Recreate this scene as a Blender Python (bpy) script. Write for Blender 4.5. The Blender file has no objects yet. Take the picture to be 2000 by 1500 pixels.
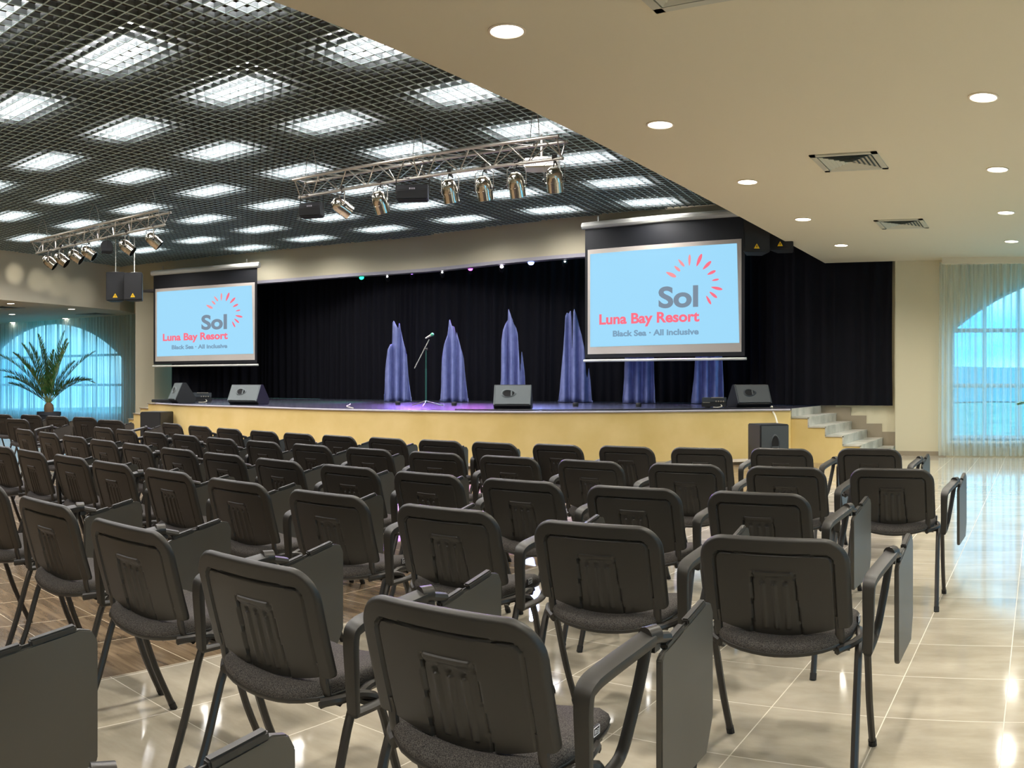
import bpy, bmesh, math, random
from mathutils import Vector, Matrix
random.seed(7)
PI = math.pi
sc = bpy.context.scene
C = sc.collection

# ---------------------------------------------------------------- camera, sky, exposure
EYE = 1.31
F, XV, Y0 = 1711.0, 2030.0, 750.0          # the photograph is a cylindrical stitch
cam_d = bpy.data.cameras.new('camera')
cam_d.type = 'PANO'
cam_d.panorama_type = 'CENTRAL_CYLINDRICAL'
cam_d.central_cylindrical_range_u_min = -1000 / F
cam_d.central_cylindrical_range_u_max = 1000 / F
cam_d.central_cylindrical_range_v_min = -750 / F
cam_d.central_cylindrical_range_v_max = 750 / F
cam_d.central_cylindrical_radius = 1.0
cam_d.clip_start = 0.05
cam_d.clip_end = 2000
cam = bpy.data.objects.new('camera', cam_d)
cam.location = (0, 0, EYE)
cam.rotation_euler = (PI / 2, 0, (XV - 1000) / F)
C.objects.link(cam)
sc.camera = cam

world = bpy.data.worlds.new('world'); sc.world = world
world.use_nodes = True
wt = world.node_tree
bg = wt.nodes['Background']
tc = wt.nodes.new('ShaderNodeTexCoord')
nz = wt.nodes.new('ShaderNodeTexNoise'); nz.inputs['Scale'].default_value = 3.0; nz.inputs['Detail'].default_value = 5
mpn = wt.nodes.new('ShaderNodeMapping'); mpn.inputs['Scale'].default_value = (1, 1, 4)
cr = wt.nodes.new('ShaderNodeValToRGB')
cr.color_ramp.elements[0].position = 0.40; cr.color_ramp.elements[0].color = (0.09, 0.52, 1.0, 1)
cr.color_ramp.elements[1].position = 0.62; cr.color_ramp.elements[1].color = (0.40, 0.82, 1.0, 1)
wt.links.new(tc.outputs['Generated'], mpn.inputs['Vector'])
wt.links.new(mpn.outputs['Vector'], nz.inputs['Vector'])
wt.links.new(nz.outputs['Fac'], cr.inputs['Fac'])
wt.links.new(cr.outputs['Color'], bg.inputs['Color'])
bg.inputs['Strength'].default_value = 2.9

PANEL_STRENGTH = 19.0      # ceiling panel lights above the grid
PANEL_WATTS = 70.0         # downward light of each ceiling panel
DOWN_WATTS = 190.0          # each recessed downlight
sc.view_settings.view_transform = 'Standard'
sc.view_settings.look = 'None'
sc.view_settings.exposure = 0.2
sc.view_settings.gamma = 1.0
sc.view_settings.use_curve_mapping = False
sc.cycles.use_denoising = True
sc.cycles.max_bounces = 8
sc.cycles.diffuse_bounces = 4
sc.cycles.glossy_bounces = 3
sc.cycles.transparent_max_bounces = 12
sc.cycles.sample_clamp_indirect = 6.0
sc.cycles.caustics_reflective = False
sc.cycles.caustics_refractive = False

# ---------------------------------------------------------------- helpers
def az(x): return (x - XV) / F
def at(x, y, z):
    D = F * (EYE - z) / (y - Y0)
    return Vector((D * math.sin(az(x)), D * math.cos(az(x)), z))
def ray(x, D, z=0.0):
    return Vector((D * math.sin(az(x)), D * math.cos(az(x)), z))
def srgb(r, g, b):
    f = lambda c: (c / 255 / 12.92) if c / 255 <= 0.04045 else ((c / 255 + 0.055) / 1.055) ** 2.4
    return (f(r), f(g), f(b), 1)

MATS = {}
def mat(name, color, rough=0.5, metal=0.0, spec=0.5, emit=None, estr=0.0, bump=None, coat=0.0):
    m = bpy.data.materials.new(name); m.use_nodes = True
    b = m.node_tree.nodes['Principled BSDF']
    b.inputs['Base Color'].default_value = color if len(color) == 4 else (*color, 1)
    b.inputs['Roughness'].default_value = rough
    b.inputs['Metallic'].default_value = metal
    b.inputs['Specular IOR Level'].default_value = spec
    b.inputs['Coat Weight'].default_value = coat
    if emit is not None:
        b.inputs['Emission Color'].default_value = (*emit[:3], 1)
        b.inputs['Emission Strength'].default_value = estr
    if bump:
        nt = m.node_tree
        t = nt.nodes.new('ShaderNodeTexCoord'); n = nt.nodes.new('ShaderNodeTexNoise'); bp = nt.nodes.new('ShaderNodeBump')
        n.inputs['Scale'].default_value = bump[0]; n.inputs['Detail'].default_value = 3
        bp.inputs['Strength'].default_value = bump[1]; bp.inputs['Distance'].default_value = bump[2] if len(bump) > 2 else 0.002
        nt.links.new(t.outputs['Object'], n.inputs['Vector']); nt.links.new(n.outputs['Fac'], bp.inputs['Height'])
        nt.links.new(bp.outputs['Normal'], b.inputs['Normal'])
    MATS[name] = m
    return m

def noise_color(m, c1, c2, scale=(1, 1, 1), nscale=4, detail=5, lo=0.35, hi=0.65, coord='Object', rough=None):
    nt = m.node_tree; b = nt.nodes['Principled BSDF']
    t = nt.nodes.new('ShaderNodeTexCoord'); mp = nt.nodes.new('ShaderNodeMapping'); mp.inputs['Scale'].default_value = scale
    n = nt.nodes.new('ShaderNodeTexNoise'); n.inputs['Scale'].default_value = nscale; n.inputs['Detail'].default_value = detail
    r = nt.nodes.new('ShaderNodeValToRGB')
    r.color_ramp.elements[0].position = lo; r.color_ramp.elements[0].color = c1
    r.color_ramp.elements[1].position = hi; r.color_ramp.elements[1].color = c2
    nt.links.new(t.outputs[coord], mp.inputs['Vector']); nt.links.new(mp.outputs['Vector'], n.inputs['Vector'])
    nt.links.new(n.outputs['Fac'], r.inputs['Fac']); nt.links.new(r.outputs['Color'], b.inputs['Base Color'])
    return m

class MB:
    def __init__(s): s.v = []; s.f = []; s.m = []
    def add(s, vs, fs, mi=0):
        o = len(s.v); s.v += [tuple(v) for v in vs]; s.f += [tuple(i + o for i in f) for f in fs]; s.m += [mi] * len(fs); return s
    def box(s, c, d, rz=0.0, mi=0, M=None):
        x, y, z = d[0] / 2, d[1] / 2, d[2] / 2
        R = M if M is not None else Matrix.Rotation(rz, 3, 'Z')
        vs = [R @ Vector((a * x, b * y, e * z)) + Vector(c) for a in (-1, 1) for b in (-1, 1) for e in (-1, 1)]
        return s.add(vs, [(0, 1, 3, 2), (4, 6, 7, 5), (0, 4, 5, 1), (2, 3, 7, 6), (0, 2, 6, 4), (1, 5, 7, 3)], mi)
    def prism(s, poly, z0, z1, mi=0):
        n = len(poly)
        vs = [(p[0], p[1], z0) for p in poly] + [(p[0], p[1], z1) for p in poly]
        fs = [tuple(range(n - 1, -1, -1)), tuple(range(n, 2 * n))] + [(i, (i + 1) % n, n + (i + 1) % n, n + i) for i in range(n)]
        return s.add(vs, fs, mi)
    def extrude(s, poly3, d, mi=0):
        n = len(poly3); d = Vector(d)
        vs = [Vector(p) for p in poly3] + [Vector(p) + d for p in poly3]
        fs = [tuple(range(n - 1, -1, -1)), tuple(range(n, 2 * n))] + [(i, (i + 1) % n, n + (i + 1) % n, n + i) for i in range(n)]
        return s.add(vs, fs, mi)
    def tube(s, pts, r, seg=8, mi=0, flat=1.0, up=None, cap=True, sq=0):
        pts = [Vector(p) for p in pts]; n = len(pts)
        rs = r if isinstance(r, (list, tuple)) else [r] * n
        vs = []; prev = None
        for i, p in enumerate(pts):
            if i == 0: t = pts[1] - p
            elif i == n - 1: t = p - pts[i - 1]
            else: t = (pts[i + 1] - p).normalized() + (p - pts[i - 1]).normalized()
            t.normalize()
            if prev is None:
                a = Vector(up) if up else (Vector((0, 0, 1)) if abs(t.z) < 0.9 else Vector((1, 0, 0)))
                u = (a - t * a.dot(t)).normalized()
            else:
                u = (prev - t * prev.dot(t)).normalized()
            prev = u; w = t.cross(u)
            for k in range(seg):
                an = 2 * PI * k / seg; c_, s_ = math.cos(an), math.sin(an)
                q_ = (abs(c_) ** sq + abs(s_) ** sq) ** (-1 / sq) if sq else 1.0
                vs.append(p + u * c_ * q_ * rs[i] * flat + w * s_ * q_ * rs[i])
        fs = []
        for i in range(n - 1):
            for k in range(seg):
                a = i * seg + k; b = i * seg + (k + 1) % seg
                fs.append((a, b, b + seg, a + seg))
        if cap:
            fs.append(tuple(range(seg - 1, -1, -1))); fs.append(tuple((n - 1) * seg + k for k in range(seg)))
        return s.add(vs, fs, mi)
    def lathe(s, prof, c=(0, 0, 0), seg=24, mi=0, M=None):
        vs = []
        for (r, z) in prof:
            for k in range(seg):
                a = 2 * PI * k / seg
                v = Vector((r * math.cos(a), r * math.sin(a), z))
                if M is not None: v = M @ v
                vs.append(v + Vector(c))
        fs = []
        n = len(prof)
        for i in range(n - 1):
            for k in range(seg):
                a = i * seg + k; b = i * seg + (k + 1) % seg
                fs.append((a, b, b + seg, a + seg))
        if prof[0][0] > 1e-6: fs.append(tuple(range(seg - 1, -1, -1)))
        if prof[-1][0] > 1e-6: fs.append(tuple((n - 1) * seg + k for k in range(seg)))
        return s.add(vs, fs, mi)
    def grid(s, fn, nu, nv, mi=0):
        vs = [fn(i / nu, j / nv) for j in range(nv + 1) for i in range(nu + 1)]
        fs = [(j * (nu + 1) + i, j * (nu + 1) + i + 1, (j + 1) * (nu + 1) + i + 1, (j + 1) * (nu + 1) + i) for j in range(nv) for i in range(nu)]
        return s.add(vs, fs, mi)
    def build(s, name, mats, parent=None, smooth=True, bevel=0.0, bseg=2, loc=None, rz=None, ang=35):
        me = bpy.data.meshes.new(name)
        me.from_pydata([tuple(v) for v in s.v], [], s.f)
        for m in (mats if isinstance(mats, (list, tuple)) else [mats]): me.materials.append(m)
        for p, mi in zip(me.polygons, s.m): p.material_index = mi
        bm = bmesh.new(); bm.from_mesh(me)
        bmesh.ops.recalc_face_normals(bm, faces=bm.faces)
        if bevel > 0:
            es = [e for e in bm.edges if len(e.link_faces) == 2 and e.calc_face_angle(0) > 0.5]
            bmesh.ops.bevel(bm, geom=es, offset=bevel, segments=bseg, affect='EDGES', clamp_overlap=True)
        bm.to_mesh(me); bm.free()
        if smooth:
            me.shade_smooth(); me.set_sharp_from_angle(angle=math.radians(ang))
        o = bpy.data.objects.new(name, me); C.objects.link(o)
        if parent is not None: o.parent = parent
        if loc is not None: o.location = loc
        if rz is not None: o.rotation_euler = (0, 0, rz)
        return o

def thing(name, label, cat, loc=(0, 0, 0), rz=0.0, group=None):
    o = bpy.data.objects.new(name, None); C.objects.link(o)
    o.location = loc; o.rotation_euler = (0, 0, rz); o.empty_display_size = 0.1
    o['label'] = label; o['category'] = cat
    if group: o['group'] = group
    return o
def tag(o, label, cat, group=None):
    o['label'] = label; o['category'] = cat
    if group: o['group'] = group
    return o
def struct(o): o['kind'] = 'structure'; return o
def copy_tree(o, parent=None):
    c = o.copy(); C.objects.link(c)
    if parent is not None: c.parent = parent
    for ch in o.children: copy_tree(ch, c)
    return c
ORD = ['first', 'second', 'third', 'fourth', 'fifth', 'sixth', 'seventh', 'eighth', 'ninth', 'tenth', 'eleventh', 'twelfth', 'thirteenth', 'fourteenth', 'fifteenth', 'sixteenth', 'seventeenth']

# ---------------------------------------------------------------- materials
WALL = mat('painted wall', srgb(208, 200, 172), 0.75, spec=0.3, bump=(60, 0.08, 0.001))
SOFFIT = mat('painted soffit', srgb(220, 211, 188), 0.8, spec=0.2)
VOID = mat('ceiling void', srgb(70, 62, 54), 0.9, spec=0.1)
BLADE_SHADED = mat('louvre blade shaded', srgb(112, 118, 117), 0.5, metal=0.0, spec=0.5)  # darkened tone stands for the shade on the blade sides
EDGE_LIT = mat('louvre edge bounce-lit', srgb(188, 214, 214), 0.4)  # pale cyan tone paints the floor bounce onto the blade bottoms
YELLOW = mat('yellow stage paint', srgb(222, 192, 118), 0.6, spec=0.35, bump=(25, 0.15, 0.003))
noise_color(YELLOW, srgb(222, 196, 126), srgb(236, 211, 148), (1, 1, 1), 1.6, 8, 0.3, 0.7)
STEPTILE = mat('pale step tile', srgb(200, 200, 190), 0.25)
noise_color(STEPTILE, srgb(178, 178, 168), srgb(214, 212, 202), (1, 1, 1), 3.0, 6)
SKIRT = mat('skirting tile', srgb(150, 138, 118), 0.35)
TRIMGREY = mat('grey trim', srgb(176, 172, 182), 0.5)
PLASTIC = mat('black chair plastic', srgb(31, 29, 26), 0.44, spec=0.5, bump=(900, 0.25, 0.0006))
FABRIC = mat('charcoal seat fabric', srgb(66, 62, 62), 0.95, spec=0.15, bump=(700, 0.6, 0.001))
noise_color(FABRIC, srgb(44, 42, 41), srgb(86, 82, 79), (1, 1, 1), 420, 2, 0.4, 0.62)
STEEL = mat('black painted steel', srgb(38, 35, 32), 0.38, spec=0.5)
TABLET = mat('tablet board', srgb(62, 59, 53), 0.36, spec=0.55)
TAGBLACK = mat('tag black', srgb(18, 18, 24), 0.6)
TAGWHITE = mat('tag white', srgb(225, 225, 230), 0.6)
RUBBER = mat('rubber', srgb(22, 21, 20), 0.7)
BLACKCLOTH = mat('black stage curtain', srgb(17, 17, 23), 0.85, spec=0.12)
BLUECLOTH = mat('blue grey cloth', srgb(112, 120, 168), 0.7, spec=0.3, bump=(120, 0.1, 0.001))
noise_color(BLUECLOTH, srgb(112, 120, 168), srgb(126, 134, 184), (1, 1, 1), 6, 4)
SPK = mat('speaker black', srgb(30, 31, 33), 0.5, bump=(400, 0.3, 0.001))
SPKGRILLE = mat('speaker grille grey', srgb(104, 112, 112), 0.55, bump=(900, 0.5, 0.001))
SPKDARK = mat('speaker grille dark', srgb(58, 64, 68), 0.55, bump=(900, 0.5, 0.001))
HOLE = mat('dark recess', srgb(8, 8, 9), 0.8)
WARN = mat('yellow warning', srgb(235, 190, 20), 0.5, emit=srgb(235, 190, 20), estr=0.05)
ALU = mat('aluminium truss', srgb(205, 200, 190), 0.28, metal=0.9)
CHROME = mat('polished can', srgb(225, 218, 205), 0.12, metal=1.0)
WHITE = mat('white plastic', srgb(222, 222, 212), 0.45)
VENT = mat('vent metal', srgb(190, 188, 172), 0.5)
VENTBACK = mat('vent shaft', srgb(88, 98, 98), 0.6)
SCRBORDER = mat('screen fabric', srgb(205, 196, 186), 0.8)
SCRBLACK = mat('screen black drop', srgb(18, 20, 26), 0.6)
PANELGLOW = mat('panel glow', (1, 1, 1, 1), 0.5, emit=(1.0, 0.95, 0.99), estr=PANEL_STRENGTH)
DOWNGLOW = mat('downlight glow', (1, 1, 1, 1), 0.5, emit=(1.0, 0.93, 0.82), estr=9.0)
DOWNRIM = mat('downlight rim', srgb(230, 215, 190), 0.4)
LEAF = mat('palm leaflet', srgb(66, 110, 58), 0.5)
noise_color(LEAF, srgb(70, 128, 66), srgb(140, 150, 96), (1, 1, 1), 9, 2, 0.4, 0.75)
STALK = mat('palm stalk', srgb(120, 134, 84), 0.6)
TRUNK = mat('palm trunk', srgb(120, 98, 76), 0.9, bump=(30, 0.9, 0.02))
POT = mat('dark pot', srgb(48, 56, 66), 0.5)
SOIL = mat('soil', srgb(46, 36, 28), 0.95)
FRAMEMAT = mat('window frame', srgb(190, 205, 212), 0.4)
CABLE = mat('pale cable', srgb(205, 200, 180), 0.6)
CABLEB = mat('black cable', srgb(20, 20, 20), 0.6)
GREENERY = mat('outdoor greenery', srgb(90, 140, 120), 0.9)
noise_color(GREENERY, srgb(70, 130, 120), srgb(150, 190, 160), (1, 1, 1), 0.25, 6)
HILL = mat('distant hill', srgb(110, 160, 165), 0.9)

# sheer curtain: threads that scatter and gaps one sees through
SHEER = bpy.data.materials.new('sheer curtain'); SHEER.use_nodes = True
nt = SHEER.node_tree; nt.nodes.clear()
o_ = nt.nodes.new('ShaderNodeOutputMaterial'); tr = nt.nodes.new('ShaderNodeBsdfTransparent'); tl = nt.nodes.new('ShaderNodeBsdfTranslucent')
df = nt.nodes.new('ShaderNodeBsdfDiffuse'); m1 = nt.nodes.new('ShaderNodeMixShader'); m2 = nt.nodes.new('ShaderNodeMixShader')
tl.inputs['Color'].default_value = (0.80, 0.90, 0.92, 1); df.inputs['Color'].default_value = (0.66, 0.68, 0.60, 1)
m1.inputs['Fac'].default_value = 0.3; m2.inputs['Fac'].default_value = 0.62
nt.links.new(tl.outputs[0], m1.inputs[1]); nt.links.new(df.outputs[0], m1.inputs[2])
nt.links.new(tr.outputs[0], m2.inputs[1]); nt.links.new(m1.outputs[0], m2.inputs[2]); nt.links.new(m2.outputs[0], o_.inputs['Surface'])
tcs = nt.nodes.new('ShaderNodeTexCoord'); mps = nt.nodes.new('ShaderNodeMapping'); mps.inputs['Scale'].default_value = (9, 9, 0.05)
nss = nt.nodes.new('ShaderNodeTexNoise'); nss.inputs['Scale'].default_value = 2.0; nss.inputs['Detail'].default_value = 3
mrs = nt.nodes.new('ShaderNodeMapRange'); mrs.inputs['From Min'].default_value = 0.35; mrs.inputs['From Max'].default_value = 0.65
mrs.inputs['To Min'].default_value = 0.30; mrs.inputs['To Max'].default_value = 0.90
nt.links.new(tcs.outputs['Object'], mps.inputs['Vector']); nt.links.new(mps.outputs['Vector'], nss.inputs['Vector']); nt.links.new(nss.outputs['Fac'], mrs.inputs['Value']); nt.links.new(mrs.outputs['Result'], m2.inputs['Fac'])
SHEER_DENSE = SHEER.copy(); SHEER_DENSE.name = 'denser sheer curtain'
mr2 = [n for n in SHEER_DENSE.node_tree.nodes if n.type == 'MAP_RANGE'][0]; mr2.inputs['To Min'].default_value = 0.62; mr2.inputs['To Max'].default_value = 0.97
GLASS = bpy.data.materials.new('window glass'); GLASS.use_nodes = True
nt = GLASS.node_tree; nt.nodes.clear()
o_ = nt.nodes.new('ShaderNodeOutputMaterial'); tr = nt.nodes.new('ShaderNodeBsdfTransparent'); gl = nt.nodes.new('ShaderNodeBsdfGlossy'); mx = nt.nodes.new('ShaderNodeMixShader')
tr.inputs['Color'].default_value = (0.80, 0.95, 1.0, 1); gl.inputs['Roughness'].default_value = 0.02; mx.inputs['Fac'].default_value = 0.05
nt.links.new(tr.outputs[0], mx.inputs[1]); nt.links.new(gl.outputs[0], mx.inputs[2]); nt.links.new(mx.outputs[0], o_.inputs['Surface'])

def tile_mat(name, bx, by, px, py, c1, c2, grout, rough, wood=False):
    """Square tiles with grout lines at bx + k*px, by + k*py in world metres."""
    m = bpy.data.materials.new(name); m.use_nodes = True
    nt = m.node_tree; b = nt.nodes['Principled BSDF']; L = nt.links
    g = nt.nodes.new('ShaderNodeNewGeometry'); sp = nt.nodes.new('ShaderNodeSeparateXYZ'); L.new(g.outputs['Position'], sp.inputs[0])
    def mth(op, a, bb=None, c=None):
        n = nt.nodes.new('ShaderNodeMath'); n.operation = op
        for i, q in enumerate((a, bb, c)):
            if q is None: continue
            if isinstance(q, (int, float)): n.inputs[i].default_value = q
            else: L.new(q, n.inputs[i])
        return n.outputs[0]
    masks = []; ids = []
    for out, o0, p in ((sp.outputs[0], bx, px), (sp.outputs[1], by, py)):
        u = mth('DIVIDE', mth('SUBTRACT', out, o0), p)
        fr = mth('FRACT', u); ids.append(mth('FLOOR', u))
        d = mth('MULTIPLY', mth('MINIMUM', fr, mth('SUBTRACT', 1.0, fr)), p)
        masks.append(mth('LESS_THAN', d, 0.0022))
    gm = mth('MAXIMUM', masks[0], masks[1])
    cid = nt.nodes.new('ShaderNodeCombineXYZ'); L.new(ids[0], cid.inputs[0]); L.new(ids[1], cid.inputs[1])
    wn = nt.nodes.new('ShaderNodeTexWhiteNoise'); L.new(cid.outputs[0], wn.inputs['Vector'])
    vm = nt.nodes.new('ShaderNodeVectorMath'); vm.operation = 'MULTIPLY_ADD'
    L.new(wn.outputs['Color'], vm.inputs[0]); vm.inputs[1].default_value = (9, 9, 9); L.new(g.outputs['Position'], vm.inputs[2])
    mp = nt.nodes.new('ShaderNodeMapping'); mp.inputs['Scale'].default_value = (1.2, 9, 1) if wood else (1.0, 2.6, 1)
    L.new(vm.outputs[0], mp.inputs['Vector'])
    n1 = nt.nodes.new('ShaderNodeTexNoise'); n1.inputs['Scale'].default_value = 2.2; n1.inputs['Detail'].default_value = 7; n1.inputs['Roughness'].default_value = 0.6
    n1.inputs['Distortion'].default_value = 0.6 if wood else 0.15
    L.new(mp.outputs['Vector'], n1.inputs['Vector'])
    r = nt.nodes.new('ShaderNodeValToRGB'); r.color_ramp.elements[0].position = 0.33; r.color_ramp.elements[1].position = 0.68
    r.color_ramp.elements[0].color = c1; r.color_ramp.elements[1].color = c2
    L.new(n1.outputs['Fac'], r.inputs['Fac'])
    mx = nt.nodes.new('ShaderNodeMix'); mx.data_type = 'RGBA'; L.new(gm, mx.inputs[0]); L.new(r.outputs['Color'], mx.inputs[6]); mx.inputs[7].default_value = grout
    L.new(mx.outputs[2], b.inputs['Base Color'])
    L.new(mth('MULTIPLY_ADD', gm, 0.4, mth('MULTIPLY_ADD', n1.outputs['Fac'], 0.08, rough - 0.04)), b.inputs['Roughness'])
    b.inputs['Specular IOR Level'].default_value = 0.75
    nb = nt.nodes.new('ShaderNodeTexNoise'); nb.inputs['Scale'].default_value = 5; L.new(g.outputs['Position'], nb.inputs['Vector'])
    hb = mth('SUBTRACT', mth('MULTIPLY', nb.outputs['Fac'], 0.25), mth('MULTIPLY', gm, 0.6))
    bp = nt.nodes.new('ShaderNodeBump'); bp.inputs['Strength'].default_value = 0.25; bp.inputs['Distance'].default_value = 0.004
    L.new(hb, bp.inputs['Height']); L.new(bp.outputs['Normal'], b.inputs['Normal'])
    return m
TILE_PALE = tile_mat('pale polished tile', -0.137, 3.39, 0.466, 0.492, srgb(158, 149, 132), srgb(188, 179, 161), srgb(212, 204, 188), 0.085)
TILE_WOOD = tile_mat('brown wood-look tile', -3.42, 2.34, 0.478, 0.468, srgb(92, 76, 58), srgb(140, 120, 94), srgb(196, 180, 150), 0.2, wood=True)
STAGEFLOOR = mat('dark glossy stage floor', srgb(54, 54, 66), 0.22, spec=0.6, bump=(4, 0.25, 0.02))

# ---------------------------------------------------------------- the room
ZS, ZG = 3.57, 4.90                     # soffit underside, louvre ceiling underside
XB = -3.97                              # edge of the lowered ceiling over the side aisle
VAL = [Vector(p) for p in ((XB, 16.45), (-6.5, 16.5), (-8.6, 16.4), (-11.05, 16.32), (-12.9, 16.38), (-14.2, 16.28), (-16.0, 15.72), (-17.5, 15.36), (-18.96, 14.93), (-23.3, 13.38))]
BK0, BK1 = Vector((-23.3, 13.38)), Vector((-16.8, -6.0))     # foot line of the slanted bulkhead
WL0, WL1 = Vector((-24.35, 14.75)), Vector((-33.0, 11.75))   # wall with the far arched window
# floors
m = MB(); m.prism([(-3.42, -6), (6, -6), (6, 16.4), (-3.42, 16.4)], -0.1, 0.0)
struct(m.build('floor', TILE_PALE, smooth=False))
m = MB(); m.prism([(-34, -6), (-3.42, -6), (-3.42, 16.4), (-24, 16.4), (-34, 12.4)], -0.1, 0.0)
struct(m.build('floor', TILE_WOOD, smooth=False))
# lowered ceiling on the near side, with its face towards the hall
m = MB(); m.prism([(XB, -6), (6, -6), (6, 15.9), (XB, 15.9)], ZS, 5.9)
struct(m.build('ceiling', SOFFIT, smooth=False))
m = MB(); m.box((2.13, 15.73, 3.515), (7.74, 0.34, 0.11)); struct(m.build('trim_1', SOFFIT, smooth=False))
# lowered ceiling on the far side
m = MB(); m.prism([(BK0.x, BK0.y), (BK1.x, BK1.y), (-34, -6), (-34, 11.3), (WL0.x, WL0.y)], ZS, 5.9)
struct(m.build('ceiling', SOFFIT, smooth=False))
# ceiling void
m = MB(); m.prism([(6, -6), (6, 17), (-24, 17), (-34, 12), (-34, -6)], 5.9, 6.0)
struct(m.build('ceiling', VOID, smooth=False))
# louvre ceiling: thin crossing blades, cell 0.15 m
GA = -0.119
ud, vd = Vector((math.cos(GA), -math.sin(GA))), Vector((math.sin(GA), math.cos(GA)))
CLIP = [Vector((XB, -3.0)), Vector((XB, 16.4)), Vector((-14.2, 16.2)), Vector((-18.9, 14.9)), BK0.copy(), BK0 + (BK1 - BK0) * (16.38 / 19.38)]
def clip_line(p, d, poly):
    t0, t1 = -1e9, 1e9; n = len(poly); area = sum(poly[i].x * poly[(i + 1) % n].y - poly[(i + 1) % n].x * poly[i].y for i in range(n))
    s_ = 1 if area > 0 else -1
    for i in range(n):
        a, b = poly[i], poly[(i + 1) % n]; e = b - a; nrm = Vector((-e.y, e.x)) * s_
        num = nrm.dot(a - p); den = nrm.dot(d)
        if abs(den) < 1e-9:
            if num > 0: return None
            continue
        t = num / den
        if den > 0: t0 = max(t0, t)
        else: t1 = min(t1, t)
    return (t0, t1) if t1 - t0 > 0.05 else None
m = MB(); CELL = 0.15
for dd, pp in ((ud, vd), (vd, ud)):
    for k in range(-160, 170):
        p = pp * (k * CELL); r_ = clip_line(p, dd, CLIP)
        if r_:
            a, b = p + dd * r_[0], p + dd * r_[1]; c = (a + b) / 2
            m.box((c.x, c.y, ZG + 0.0295), ((b - a).length, 0.007, 0.053), math.atan2(dd.y, dd.x))
            m.box((c.x, c.y, ZG + (0.0 if dd is ud else 0.0006)), ((b - a).length, 0.014, 0.005), math.atan2(dd.y, dd.x), mi=1)  # added strip under each blade, its colour carries the bounce light
struct(m.build('ceiling_louvre_grid', [BLADE_SHADED, EDGE_LIT], smooth=False))
# valance wall over the stage opening (S-curved), grey lower edge
def wall_strip(mb, pts, z0, z1, th=0.18, mi=0):
    n = len(pts); off = []
    for i in range(n):
        a = pts[max(i - 1, 0)]; b = pts[min(i + 1, n - 1)]; t = (b - a).normalized(); off.append(Vector((-t.y, t.x)))
    s_ = 1 if off[0].y > 0 else -1
    ins = [p + o * s_ * th for p, o in zip(pts, off)]
    vs = [(p.x, p.y, z) for z in (z0, z1) for p in pts] + [(p.x, p.y, z) for z in (z0, z1) for p in ins]
    fs = []
    for i in range(n - 1):
        fs += [(i, i + 1, n + i + 1, n + i), (2 * n + i, 3 * n + i, 3 * n + i + 1, 2 * n + i + 1), (i, 2 * n + i, 2 * n + i + 1, i + 1), (n + i, n + i + 1, 3 * n + i + 1, 3 * n + i)]
    fs += [(0, n, 3 * n, 2 * n), (n - 1, 3 * n - 1, 4 * n - 1, 2 * n - 1)]
    mb.add(vs, fs, mi)
def smooth_curve(pts, per=6):
    out = []
    for i in range(len(pts) - 1):
        p0 = pts[max(i - 1, 0)]; p1 = pts[i]; p2 = pts[i + 1]; p3 = pts[min(i + 2, len(pts) - 1)]
        for k in range(per):
            t = k / per
            out.append(0.5 * ((2 * p1) + (p2 - p0) * t + (2 * p0 - 5 * p1 + 4 * p2 - p3) * t * t + (3 * p1 - p0 - 3 * p2 + p3) * t ** 3))
    out.append(pts[-1].copy()); return out
VALS = smooth_curve(VAL[:-1], 5) + [VAL[-1]]
m = MB(); wall_strip(m, VALS, 4.13, 5.9); struct(m.build('wall_stage', WALL, ang=30))
m = MB(); wall_strip(m, [p + Vector((0, -0.015)) for p in VALS], 4.05, 4.13, 0.22); struct(m.build('trim_2', TRIMGREY, ang=30))
# stage-house walls
# wall beside the stairs with the arched window to its right is built below
m = MB(); m.box((-2.17, 16.0, 2.0), (0.94, 0.2, 4.0)); struct(m.build('wall_back', WALL, smooth=False))
m = MB(); m.box((-3.37, 16.17, 2.9), (1.42, 0.2, 5.8)); struct(m.build('wall_stairs', WALL, smooth=False))
m = MB(); m.box((-12.0, 19.1, 2.95), (19, 0.2, 5.9)); struct(m.build('wall_behind_stage', VOID, smooth=False))
m = MB(); wall_strip(m, [Vector((-20.3, 18.9)), Vector((-24.9, 14.6))], 0, 5.9); struct(m.build('wall_stage_side', WALL, smooth=False))
# darker recess band and small soffit in the far corner, with the pier below it
m = MB(); wall_strip(m, [Vector((-20.6, 14.95)), Vector((-23.4, 13.95))], ZS - 0.06, 4.12, 0.8); struct(m.build('wall_recess', WALL, smooth=False))
PA, PB_, PC = ray(264.5, 25.9), ray(301.5, 26.0), ray(335, 26.6)
m = MB(); m.prism([(PA.x, PA.y), (PB_.x, PB_.y), (PC.x, PC.y), (-23.2, 15.2), (-23.9, 14.6)], 0, 4.02); struct(m.build('wall_pier', WALL, smooth=False))
# outer walls
m = MB(); m.box((-14, -6.1, 2.95), (40, 0.2, 5.9)); struct(m.build('wall_rear', WALL, smooth=False))
m = MB(); m.box((-34.1, 3.0, 2.95), (0.2, 18.4, 5.9)); struct(m.build('wall_left', WALL, smooth=False))

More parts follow.
